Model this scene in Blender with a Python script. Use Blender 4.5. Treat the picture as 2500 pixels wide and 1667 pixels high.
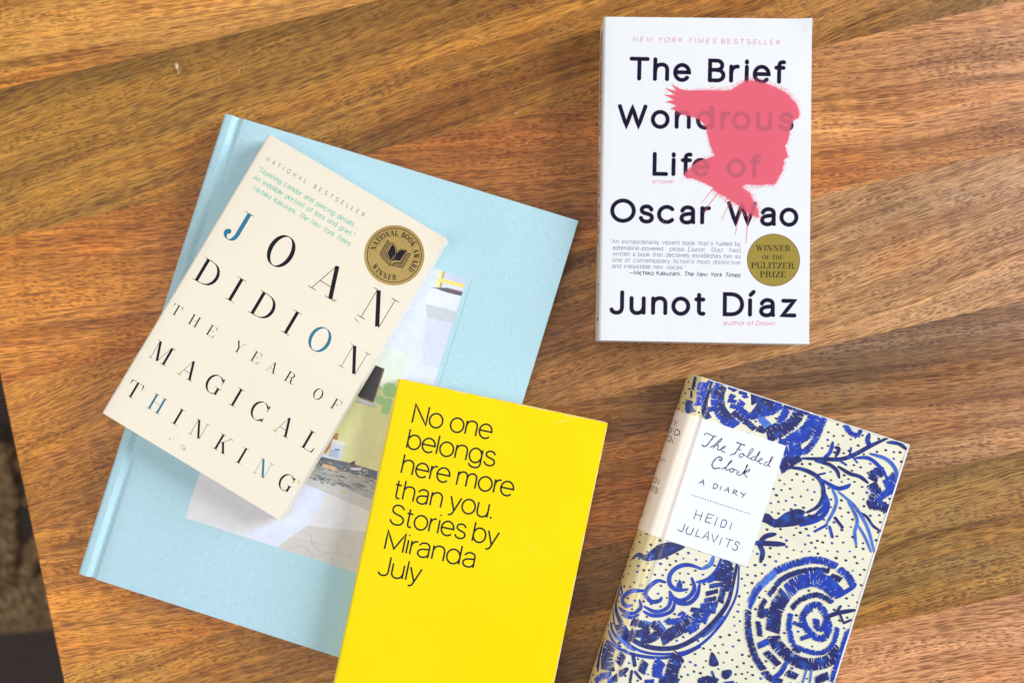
import bpy, math, random
from math import radians, sin, cos, pi, hypot, atan2
from mathutils import Vector, Matrix
from mathutils.geometry import tessellate_polygon

scene = bpy.context.scene
for o in list(bpy.data.objects):
    bpy.data.objects.remove(o)
MM = 0.001
TABLE_Z = 450.0            # table top above the floor, mm
random.seed(7)

# ------------------------------------------------------------------ camera
CAM_H = 642.96             # above the table top, mm
TILT = Matrix.Rotation(radians(1.9717), 3, 'X') @ Matrix.Rotation(radians(1.3193), 3, 'Y')
cam_data = bpy.data.cameras.new('camera')
cam = bpy.data.objects.new('camera', cam_data)
scene.collection.objects.link(cam)
cam_data.sensor_width = 36.0
cam_data.lens = 35.0
cam_data.clip_start = 0.02
cam_data.clip_end = 50
cam.matrix_world = Matrix.Translation((0, 0, (TABLE_Z + CAM_H) * MM)) @ TILT.to_4x4()
cam_data.dof.use_dof = True
cam_data.dof.focus_distance = 0.616
cam_data.dof.aperture_fstop = 2.3
cam_data.dof.aperture_blades = 9
scene.camera = cam

# ------------------------------------------------------------------ world and lamps
world = bpy.data.worlds.new('World')
scene.world = world
world.use_nodes = True
wb = world.node_tree.nodes['Background']
wb.inputs[0].default_value = (0.97, 0.98, 1.0, 1)
wb.inputs[1].default_value = 0.23

def area_lamp(name, loc, target, sx, sy, power, color):
    d = bpy.data.lights.new(name, 'AREA')
    d.shape = 'RECTANGLE'
    d.size, d.size_y, d.energy, d.color = sx, sy, power, color
    o = bpy.data.objects.new(name, d)
    scene.collection.objects.link(o)
    o.location = loc
    o.rotation_euler = (Vector(target) - Vector(loc)).to_track_quat('-Z', 'Y').to_euler()
    return o
# tall window to the right, warm room light from the left, a pale ceiling fixture a little left of the camera
area_lamp('window_light', (2.6, 0.70, 1.75), (0, 0, 0.45), 1.3, 1.5, 110, (0.90, 0.95, 1.0))
area_lamp('room_light', (-1.9, -0.5, 1.9), (0, 0, 0.45), 1.4, 1.4, 7, (1.0, 0.85, 0.66))
area_lamp('ceiling_light', (-0.50, -0.10, 2.3), (0, 0, 0.45), 0.95, 1.4, 12.5, (0.96, 0.97, 1.0))

scene.view_settings.view_transform = 'Standard'
scene.view_settings.look = 'None'
scene.view_settings.exposure = 0.07
scene.view_settings.gamma = 1.0
scene.view_settings.use_curve_mapping = False
scene.render.engine = 'CYCLES'
scene.cycles.transparent_max_bounces = 24
scene.cycles.use_denoising = True

# ------------------------------------------------------------------ helpers: colours and materials
def lin(c, k=1.0):
    out = []
    for v in c:
        v = v / 255.0
        v = v / 12.92 if v <= 0.04045 else ((v + 0.055) / 1.055) ** 2.4
        out.append(v * k)
    return (out[0], out[1], out[2], 1.0)

class NT:
    def __init__(self, name):
        self.m = bpy.data.materials.new(name)
        self.m.use_nodes = True
        self.t = self.m.node_tree
        self.b = self.t.nodes['Principled BSDF']
        self.out = self.t.nodes['Material Output']
    def n(self, kind, **kw):
        nd = self.t.nodes.new(kind)
        for k, v in kw.items():
            setattr(nd, k, v)
        return nd
    def link(self, a, b):
        self.t.links.new(a, b)
    def val(self, sock, v):
        if hasattr(v, 'is_linked') or hasattr(v, 'links'):
            self.link(v, sock)
        else:
            sock.default_value = v
    def math(self, op, a, b=None, c=None, clamp=False):
        nd = self.n('ShaderNodeMath', operation=op, use_clamp=clamp)
        self.val(nd.inputs[0], a)
        if b is not None: self.val(nd.inputs[1], b)
        if c is not None: self.val(nd.inputs[2], c)
        return nd.outputs[0]
    def vmul(self, vec, s):
        nd = self.n('ShaderNodeVectorMath', operation='MULTIPLY')
        self.val(nd.inputs[0], vec); self.val(nd.inputs[1], s)
        return nd.outputs[0]
    def vadd(self, vec, s):
        nd = self.n('ShaderNodeVectorMath', operation='ADD')
        self.val(nd.inputs[0], vec); self.val(nd.inputs[1], s)
        return nd.outputs[0]
    def noise(self, vec, scale=1.0, detail=2.0, rough=0.5, dist=0.0):
        nd = self.n('ShaderNodeTexNoise')
        self.link(vec, nd.inputs['Vector'])
        nd.inputs['Scale'].default_value = scale
        nd.inputs['Detail'].default_value = detail
        nd.inputs['Roughness'].default_value = rough
        nd.inputs['Distortion'].default_value = dist
        return nd.outputs[0]
    def ramp(self, fac, a, b, va=0.0, vb=1.0, smooth=True):
        nd = self.n('ShaderNodeMapRange')
        if smooth: nd.interpolation_type = 'SMOOTHSTEP'
        self.val(nd.inputs['Value'], fac)
        nd.inputs['From Min'].default_value = a
        nd.inputs['From Max'].default_value = b
        nd.inputs['To Min'].default_value = va
        nd.inputs['To Max'].default_value = vb
        return nd.outputs[0]
    def mix(self, fac, a, b, mode='MIX'):
        nd = self.n('ShaderNodeMix', data_type='RGBA', blend_type=mode)
        self.val(nd.inputs[0], fac)
        self.val(nd.inputs[6], a); self.val(nd.inputs[7], b)
        return nd.outputs[2]
    def obj(self):
        return self.n('ShaderNodeTexCoord').outputs['Object']
    def attr(self, name):
        return self.n('ShaderNodeAttribute', attribute_name=name)
    def bump(self, h, strength, dist):
        nd = self.n('ShaderNodeBump')
        nd.inputs['Strength'].default_value = strength
        nd.inputs['Distance'].default_value = dist
        self.link(h, nd.inputs['Height'])
        self.link(nd.outputs[0], self.b.inputs['Normal'])

def paper(name, col, rough=0.45, spec=0.4, coat=0.0, vary=0.04, wave=0.35, tint=None):
    """cover stock: faint blotches, handling waves and fine tooth"""
    k = NT(name)
    co = k.obj()
    n1 = k.noise(co, 14, 3)
    n2 = k.noise(co, 900, 2)
    c = k.mix(k.ramp(n1, 0.3, 0.7, 0, vary * 2), col, tint or tuple([v * 0.82 for v in col[:3]] + [1]))
    k.link(c, k.b.inputs['Base Color'])
    k.link(k.ramp(n1, 0.3, 0.7, rough - 0.05, rough + 0.06), k.b.inputs['Roughness'])
    k.b.inputs['Specular IOR Level'].default_value = spec
    k.b.inputs['Coat Weight'].default_value = coat
    k.b.inputs['Coat Roughness'].default_value = 0.25
    h = k.math('ADD', k.math('MULTIPLY', k.noise(co, 22, 2), wave), k.math('MULTIPLY', n2, 0.010))
    k.bump(h, 0.5, 0.003)
    return k.m

def flat_ink(name, col, rough=0.45, spec=0.4, vary=0.10, soft=False, strength=1.0):
    k = NT(name)
    co = k.obj()
    c = k.mix(k.ramp(k.noise(co, 500, 2), 0.35, 0.7, 0, vary), col, tuple([min(1, v * 1.9 + 0.02) for v in col[:3]] + [1]))
    k.link(c, k.b.inputs['Base Color'])
    k.b.inputs['Roughness'].default_value = rough
    k.b.inputs['Specular IOR Level'].default_value = spec * 0.5
    if soft:
        a = k.attr('alpha').outputs['Fac']
        k.link(k.math('MULTIPLY', a, strength), k.b.inputs['Alpha'])
    return k.m

def page_mat(name, col=(236, 228, 210)):
    k = NT(name)
    co = k.obj()
    s = k.n('ShaderNodeSeparateXYZ'); k.link(co, s.inputs[0])
    v = k.vmul(co, (60, 60, 5200))
    n = k.noise(v, 1, 2, 0.6)
    c = k.mix(k.ramp(n, 0.35, 0.65), lin(col, 0.62), lin(col, 1.0))
    k.link(c, k.b.inputs['Base Color'])
    k.b.inputs['Roughness'].default_value = 0.85
    k.bump(n, 0.4, 0.0004)
    return k.m

# ------------------------------------------------------------------ helpers: objects
def link(o, parent=None):
    scene.collection.objects.link(o)
    if parent is not None:
        o.parent = parent
    return o

def tag(o, label=None, cat=None, group=None, kind=None):
    if label: o['label'] = label
    if cat: o['category'] = cat
    if group: o['group'] = group
    if kind: o['kind'] = kind
    return o

def mesh_obj(name, verts, faces, mats, parent=None, matidx=None, smooth=False, attrs=None, cols=None):
    me = bpy.data.meshes.new(name)
    me.from_pydata([(v[0] * MM, v[1] * MM, v[2] * MM) for v in verts], [], faces)
    for m in (mats if isinstance(mats, (list, tuple)) else [mats]):
        me.materials.append(m)
    if matidx:
        for p, i in zip(me.polygons, matidx):
            p.material_index = i
    if smooth:
        for p in me.polygons:
            p.use_smooth = True
    if attrs:
        for an, vals in attrs.items():
            a = me.attributes.new(an, 'FLOAT', 'POINT')
            a.data.foreach_set('value', vals)
    if cols:
        for an, vals in cols.items():
            a = me.attributes.new(an, 'FLOAT_COLOR', 'POINT')
            flat = []
            for c in vals:
                flat += [c[0], c[1], c[2], 1.0]
            a.data.foreach_set('color', flat)
    me.update()
    o = bpy.data.objects.new(name, me)
    return link(o, parent)

FPX = 35.0 / 36.0 * 2500
def ray(px):
    d = TILT @ Vector(((px[0] - 1250) / FPX, -(px[1] - 833.5) / FPX, -1.0))
    return Vector((0, 0, CAM_H)), d
def at(px, z):
    """a point of the photograph, found on the level z mm above the table top"""
    o, d = ray(px)
    t = (z - o.z) / d.z
    p = o + d * t
    return Vector((p.x, p.y, z))

# ------------------------------------------------------------------ books
class Book:
    """profile: list of (x, z) from the back cover's fore edge round the spine to the front fore edge.
       local frame: x across from the spine, y up along the spine, z up; origin in the middle of the base"""
    def __init__(self, kind, tl, ang, W, H, base, profile, label, cat='book', lift=None):
        self.W, self.H, self.base = W, H, base
        self.root = bpy.data.objects.new(kind, None)
        link(self.root)
        tag(self.root, label, cat, 'books lying on the wooden table')
        a = radians(ang)
        self.a = a
        ex = Vector((cos(a), sin(a))); ey = Vector((-sin(a), cos(a)))
        self.c = Vector(tl) + ex * (W / 2) - ey * (H / 2)
        self.ex, self.ey = ex, ey
        self.root.location = (self.c.x * MM, self.c.y * MM, (TABLE_Z + base) * MM)
        self.root.rotation_euler = (0, 0, a)
        self.root.empty_display_size = 0.05
        self.prof = profile
        self.lift = lift
        self.s = [0.0]
        for i in range(1, len(profile)):
            self.s.append(self.s[-1] + hypot(profile[i][0] - profile[i - 1][0], profile[i][1] - profile[i - 1][1]))
        # smooth normals
        self.nrm = []
        n = len(profile)
        for i in range(n):
            p0 = profile[max(0, i - 1)]; p1 = profile[min(n - 1, i + 1)]
            tx, tz = p1[0] - p0[0], p1[1] - p0[1]
            L = hypot(tx, tz) or 1
            self.nrm.append((-tz / L, tx / L))     # outwards (left of travel)
    def surf(self, s, y, off=0.0):
        S = self.s
        lo, hi = 0, len(S) - 1
        if s <= 0: i, f = 0, s / (S[1] - S[0])
        elif s >= S[-1]: i, f = hi - 1, 1 + (s - S[-1]) / (S[-1] - S[-2])
        else:
            while hi - lo > 1:
                m = (lo + hi) // 2
                if S[m] <= s: lo = m
                else: hi = m
            i = lo; f = (s - S[i]) / (S[i + 1] - S[i])
        p, q = self.prof[i], self.prof[i + 1]
        a, b = self.nrm[i], self.nrm[i + 1]
        nx, nz = a[0] + (b[0] - a[0]) * f, a[1] + (b[1] - a[1]) * f
        x = p[0] + (q[0] - p[0]) * f + nx * off
        z = p[1] + (q[1] - p[1]) * f + nz * off
        if self.lift and nz > 0.5: z += self.lift(x, y)
        return (x - self.W / 2, y, z)
    def px(self, p):
        """where a point of the photograph falls on this cover: (s along the profile, y)"""
        o, d = ray(p)
        def loc(v, is_dir=False):
            w = Vector((v.x, v.y)) - (Vector((0, 0)) if is_dir else self.c)
            return Vector((w.dot(self.ex), w.dot(self.ey), v.z - (0 if is_dir else self.base)))
        o, d = loc(o), loc(d, True)
        best = None
        for i in range(len(self.prof) - 1):
            (x0, z0), (x1, z1) = self.prof[i], self.prof[i + 1]
            x0 -= self.W / 2; x1 -= self.W / 2
            # o + t d on segment (x,z)
            ax, az = x1 - x0, z1 - z0
            den = d.x * az - d.z * ax
            if abs(den) < 1e-9: continue
            t = ((x0 - o.x) * az - (z0 - o.z) * ax) / den
            if abs(ax) > abs(az): f = (o.x + t * d.x - x0) / ax
            else: f = (o.z + t * d.z - z0) / az
            if -1e-6 <= f <= 1 + 1e-6 and (best is None or t < best[0]):
                best = (t, self.s[i] + f * (self.s[i + 1] - self.s[i]), o.y + t * d.y)
        if best is None:     # beyond the fore edge: carry the top plane on
            zt = self.prof[-1][1]
            t = (zt - o.z) / d.z
            x = o.x + t * d.x + self.W / 2
            return (self.s[-1] + (x - self.prof[-1][0]), o.y + t * d.y)
        return (best[1], best[2])
    def shell(self, name, s0, s1, mats, th, cap0=True, cap1=True, ny=1, parent=None, y0=None, y1=None):
        """a piece of the cover between two profile positions, th thick, as a closed solid"""
        y0 = -self.H / 2 if y0 is None else y0
        y1 = self.H / 2 if y1 is None else y1
        ss = [s0] + [s for s in self.s if s0 + 1e-4 < s < s1 - 1e-4] + [s1]
        # refine long flats
        fine = [ss[0]]
        for a, b in zip(ss, ss[1:]):
            k = max(1, int((b - a) / 6))
            fine += [a + (b - a) * (j + 1) / k for j in range(k)]
        ss = fine
        n = len(ss)
        verts, faces, mi = [], [], []
        ys = [y0 + (y1 - y0) * j / ny for j in range(ny + 1)]
        for off in (0.0, -th):
            for y in ys:
                for s in ss:
                    verts.append(self.surf(s, y, off))
        lay = n * (ny + 1)
        def V(l, j, i): return l * lay + j * n + i
        for j in range(ny):
            for i in range(n - 1):
                faces.append((V(0, j, i), V(0, j, i + 1), V(0, j + 1, i + 1), V(0, j + 1, i))); mi.append(0)
                faces.append((V(1, j, i), V(1, j + 1, i), V(1, j + 1, i + 1), V(1, j, i + 1))); mi.append(0)
        side = []
        for i in range(n - 1):
            side.append((V(0, 0, i), V(1, 0, i), V(1, 0, i + 1), V(0, 0, i + 1)))
            side.append((V(0, ny, i), V(0, ny, i + 1), V(1, ny, i + 1), V(1, ny, i)))
        for j in range(ny):
            if cap0: side.append((V(0, j, 0), V(0, j + 1, 0), V(1, j + 1, 0), V(1, j, 0)))
            if cap1: side.append((V(0, j, n - 1), V(1, j, n - 1), V(1, j + 1, n - 1), V(0, j + 1, n - 1)))
        own = {}
        for q in side:                       # cut edges keep their own corners so that the faces stay flat-shaded
            for v in q:
                if v not in own:
                    own[v] = len(verts); verts.append(verts[v])
            faces.append(tuple(own[v] for v in q)); mi.append(1)
        # the profile runs clockwise seen from -y for some books: flip if needed
        o = mesh_obj(name, verts, faces, mats, parent or self.root, mi)
        for p in o.data.polygons:
            if p.material_index == 0: p.use_smooth = True
        return o
    def block(self, x0, x1, z0, z1, inset, mat, name='page_block', hollow=0.0):
        """leaves between the covers, with a slightly uneven fore edge"""
        rnd = random.Random(hash(name) % 7 + int(self.W))
        verts, faces = [], []
        nz = 14
        hy = self.H / 2 - inset
        for k in range(nz + 1):
            f = k / nz
            z = z0 + (z1 - z0) * f
            bow = -hollow * 4 * f * (1 - f)
            j = rnd.uniform(-0.12, 0.12)
            xa, xb = x0 - self.W / 2, x1 - self.W / 2 + bow + j
            ya, yb = -hy + rnd.uniform(-0.1, 0.1), hy + rnd.uniform(-0.1, 0.1)
            verts += [(xa, ya, z), (xb, ya, z), (xb, yb, z), (xa, yb, z)]
        for k in range(nz):
            a, b = k * 4, k * 4 + 4
            for i in range(4):
                j2 = (i + 1) % 4
                faces.append((a + i, a + j2, b + j2, b + i))
        faces.append((3, 2, 1, 0)); m = nz * 4
        faces.append((m, m + 1, m + 2, m + 3))
        return mesh_obj(name, verts, faces, mat, self.root)

def arc(cx, cz, rx, rz, a0, a1, n):
    return [(cx + rx * cos(radians(a0 + (a1 - a0) * i / n)), cz + rz * sin(radians(a0 + (a1 - a0) * i / n))) for i in range(n + 1)]

# ------------------------------------------------------------------ printing: ribbons and letters laid on a cover
class Ink:
    def __init__(self, book, off=0.03, soft=0.0, occ=None, step=0.0006, clip=None, fine=False, mod=30):
        self.bk, self.off, self.soft, self.step, self.clip = book, off, soft, step, clip
        self.v, self.f, self.al, self.col = [], [], [], []
        self.fine = fine
        self.mod = mod
        self.aval = 1.0
        self.k = 0
        self.color = (1, 1, 1)
        self.occ = occ
    def z(self):
        self.k += 1
        return self.off + (self.k % self.mod) * self.step
    def add(self, pts, al=None, off=None, off_fixed=None):
        o = off if off is not None else self.z()
        i0 = len(self.v)
        for j, p in enumerate(pts):
            if self.clip: p = (min(p[0], self.clip[0]), max(-self.clip[1], min(self.clip[1], p[1])))
            self.v.append(self.bk.surf(p[0], p[1], o + (0.012 * j / len(pts) if self.fine else 0)))
            self.al.append(self.aval if al is None else al[j])
            self.col.append(self.color)
        return i0
    def disc(self, c, r, n=14, soft=None, off=None):
        sf = self.soft if soft is None else soft
        o = self.z() if off is None else off
        ring = lambda rr: [(c[0] + rr * cos(2 * pi * i / n), c[1] + rr * sin(2 * pi * i / n)) for i in range(n)]
        i0 = self.add(ring(max(r - sf, 0.01)), off=o)
        self.f.append(tuple(range(i0, i0 + n)))
        if sf:
            i1 = self.add(ring(r + sf), [0.0] * n, off=o)
            for i in range(n):
                j = (i + 1) % n
                self.f.append((i0 + i, i1 + i, i1 + j, i0 + j))
    def poly(self, pts, off=None, soft=0.0):
        tris = tessellate_polygon([[Vector((p[0], p[1], 0)) for p in pts]])
        o = self.z() if off is None else off
        if self.fine:                       # small triangles, so that it hugs the bends of the cover
            def cut(a, b, c, d=0):
                L = [hypot(q[0] - p[0], q[1] - p[1]) for p, q in ((a, b), (b, c), (c, a))]
                m = max(L)
                if m < 2.2 or d > 12:
                    if (b[0] - a[0]) * (c[1] - a[1]) - (b[1] - a[1]) * (c[0] - a[0]) < 0: b, c = c, b
                    k = self.add([a, b, c], off=o); self.f.append((k, k + 1, k + 2)); return
                i = L.index(m)
                a, b, c = ((a, b, c), (b, c, a), (c, a, b))[i]
                e = ((a[0] + b[0]) / 2, (a[1] + b[1]) / 2)
                cut(a, e, c, d + 1); cut(e, b, c, d + 1)
            for t in tris: cut(*[tuple(pts[q]) for q in t])
        i0 = None if self.fine else self.add(pts, off=o)
        for t in ([] if self.fine else tris):
            a, b, c = t
            ax, ay = pts[b][0] - pts[a][0], pts[b][1] - pts[a][1]
            bx, by = pts[c][0] - pts[a][0], pts[c][1] - pts[a][1]
            self.f.append((i0 + a, i0 + b, i0 + c) if ax * by - ay * bx > 0 else (i0 + a, i0 + c, i0 + b))
        if self.occ is not None:
            xs = [p[0] for p in pts]; ys = [p[1] for p in pts]
            x = min(xs)
            while x < max(xs):
                y = min(ys)
                while y < max(ys):
                    if inside((x, y), pts): self.occ.add((int(x // 1), int(y // 1)))
                    y += 0.9
                x += 0.9
        return i0
    def ribbon(self, pts, w, cap='butt', jag=0.0, seed=0):
        """pts: centre line; w: width or list of widths"""
        P = [Vector(p) for p in pts]
        Q = [P[0]]
        ws = list(w) if isinstance(w, (list, tuple)) else [w] * len(P)
        W = [ws[0]]
        for p, x in zip(P[1:], ws[1:]):
            if (p - Q[-1]).length > 1e-4:
                Q.append(p); W.append(x)
        P = Q
        if len(P) < 2:
            self.disc(P[0], W[0] / 2); return
        # finer sampling so that it follows bends of the cover
        step = 0.30 if jag else (0.8 if self.fine else 3.0)
        Q, W2 = [P[0]], [W[0]]
        for i in range(1, len(P)):
            d = (P[i] - P[i - 1]).length
            k = max(1, int(d / step))
            for j in range(1, k + 1):
                f = j / k
                Q.append(P[i - 1].lerp(P[i], f)); W2.append(W[i - 1] + (W[i] - W[i - 1]) * f)
        P, W = Q, W2
        n = len(P)
        closed = (P[0] - P[-1]).length < 1e-3 and n > 6
        nr = []
        for i in range(n):
            if closed:
                a = P[i - 1] if i > 0 else P[n - 2]
                b = P[i + 1] if i < n - 1 else P[1]
            else:
                a = P[max(0, i - 1)]; b = P[min(n - 1, i + 1)]
            t0 = (P[i] - a); t1 = (b - P[i])
            if t0.length < 1e-6: t0 = t1
            if t1.length < 1e-6: t1 = t0
            t0 = t0.normalized(); t1 = t1.normalized()
            t = t0 + t1
            t = t.normalized() if t.length > 1e-5 else t1
            c = max(0.35, t.dot(t1))
            nr.append((Vector((-t.y, t.x)), 1 / c))
        rnd = random.Random(seed * 131 + int(P[0].x * 7) + int(P[0].y * 13))
        o = self.z()
        L, Rr, al = [], [], []
        sf = self.soft
        jl = [0.0] * n; jr = [0.0] * n
        if jag:
            for arr in (jl, jr):
                i = 0
                while i < n:
                    k = rnd.randint(3, 5)
                    amp = min(0.85, rnd.uniform(0.35, 1.5) * jag / (W[0] / 2 + 0.01))
                    for j in range(k):
                        if i + j < n: arr[i + j] = amp * (1 - j / (k - 1))
                    i += k
        for i in range(n):
            nn, m = nr[i]
            h = W[i] / 2 * min(m, 1.9)
            hl = max(0.02, h * (1 - jl[i])); hr = max(0.02, h * (1 - jr[i]))
            if jag:      # slanted tips, like a loaded brush
                t = Vector((nn.y, -nn.x)) * h * 0.25
                L.append(P[i] + nn * hl + t * (1 - jl[i])); Rr.append(P[i] - nn * hr - t * (1 - jr[i]))
            else:
                L.append(P[i] + nn * (hl - sf)); Rr.append(P[i] - nn * (hr - sf))
        iL = self.add(L, off=o); iR = self.add(Rr, off=o)
        m = max(1, int(max(W) / 1.3)) if self.fine else 1
        prev = iL
        for q in range(1, m + 1):
            cur = iR if q == m else self.add([L[i].lerp(Rr[i], q / m) for i in range(n)], off=o)
            for i in range(n - 1):
                self.f.append((prev + i, cur + i, cur + i + 1, prev + i + 1))
            prev = cur
        if sf:
            oL = self.add([L[i] + nr[i][0] * 2 * sf for i in range(n)], [0.0] * n, off=o)
            oR = self.add([Rr[i] - nr[i][0] * 2 * sf for i in range(n)], [0.0] * n, off=o)
            for i in range(n - 1):
                self.f.append((oL + i, iL + i, iL + i + 1, oL + i + 1))
                self.f.append((iR + i, oR + i, oR + i + 1, iR + i + 1))
        if cap == 'round' and not closed:
            self.disc(P[0], W[0] / 2); self.disc(P[-1], W[-1] / 2)
        if self.occ is not None:
            for i in range(n):
                r = W[i] / 2 + 1.0
                a = -r
                while a <= r:
                    b = -r
                    while b <= r:
                        if a * a + b * b <= r * r: self.occ.add((int((P[i].x + a) // 1), int((P[i].y + b) // 1)))
                        b += 0.9
                    a += 0.9
    def done(self, name, mat, parent, usecol=False):
        return mesh_obj(name, self.v, self.f, mat, parent, attrs={'alpha': self.al}, cols={'tone': self.col} if usecol else None)

def inside(p, poly):
    r = False
    n = len(poly)
    for i in range(n):
        a, b = poly[i], poly[i - 1]
        if (a[1] > p[1]) != (b[1] > p[1]) and p[0] < (b[0] - a[0]) * (p[1] - a[1]) / (b[1] - a[1]) + a[0]:
            r = not r
    return r

def smooth(pts, k=6):
    """Catmull-Rom through the points"""
    if len(pts) < 3: return [tuple(p) for p in pts]
    out = []
    n = len(pts)
    for i in range(n - 1):
        p0 = pts[max(0, i - 1)]; p1 = pts[i]; p2 = pts[i + 1]; p3 = pts[min(n - 1, i + 2)]
        for j in range(k):
            t = j / k
            out.append(tuple(0.5 * ((2 * p1[a]) + (-p0[a] + p2[a]) * t + (2 * p0[a] - 5 * p1[a] + 4 * p2[a] - p3[a]) * t * t
                                    + (-p0[a] + 3 * p1[a] - 3 * p2[a] + p3[a]) * t ** 3) for a in (0, 1)))
    out.append(tuple(pts[-1]))
    return out

# letters drawn as strokes: 100 = cap height.  M move, L line, C cubic, A arc (cx cy rx ry a0 a1)
def strokes(path):
    tk = path.split()
    res, cur, mode = [], [], ''
    i = 0
    def num(k):
        nonlocal i
        r = [float(x) for x in tk[i:i + k]]; i += k
        return r
    while i < len(tk):
        c = tk[i]; i += 1
        if c[0] == 'M':
            if cur: res.append((mode, cur))
            mode = c[1:]; cur = [tuple(num(2))] if i < len(tk) and tk[i] != 'A' else []
        elif c == 'L': cur.append(tuple(num(2)))
        elif c == 'C':
            x1, y1, x2, y2, x3, y3 = num(6)
            x0, y0 = cur[-1]
            for k in range(1, 11):
                t = k / 10; u = 1 - t
                cur.append((u**3 * x0 + 3 * u * u * t * x1 + 3 * u * t * t * x2 + t**3 * x3,
                            u**3 * y0 + 3 * u * u * t * y1 + 3 * u * t * t * y2 + t**3 * y3))
        elif c == 'A':
            cx, cy, rx, ry, a0, a1 = num(6)
            n = max(6, int(abs(a1 - a0) / 12))
            for k in range(n + 1):
                a = radians(a0 + (a1 - a0) * k / n)
                cur.append((cx + rx * cos(a), cy + ry * sin(a)))
    if cur: res.append((mode, cur))
    return res

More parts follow.
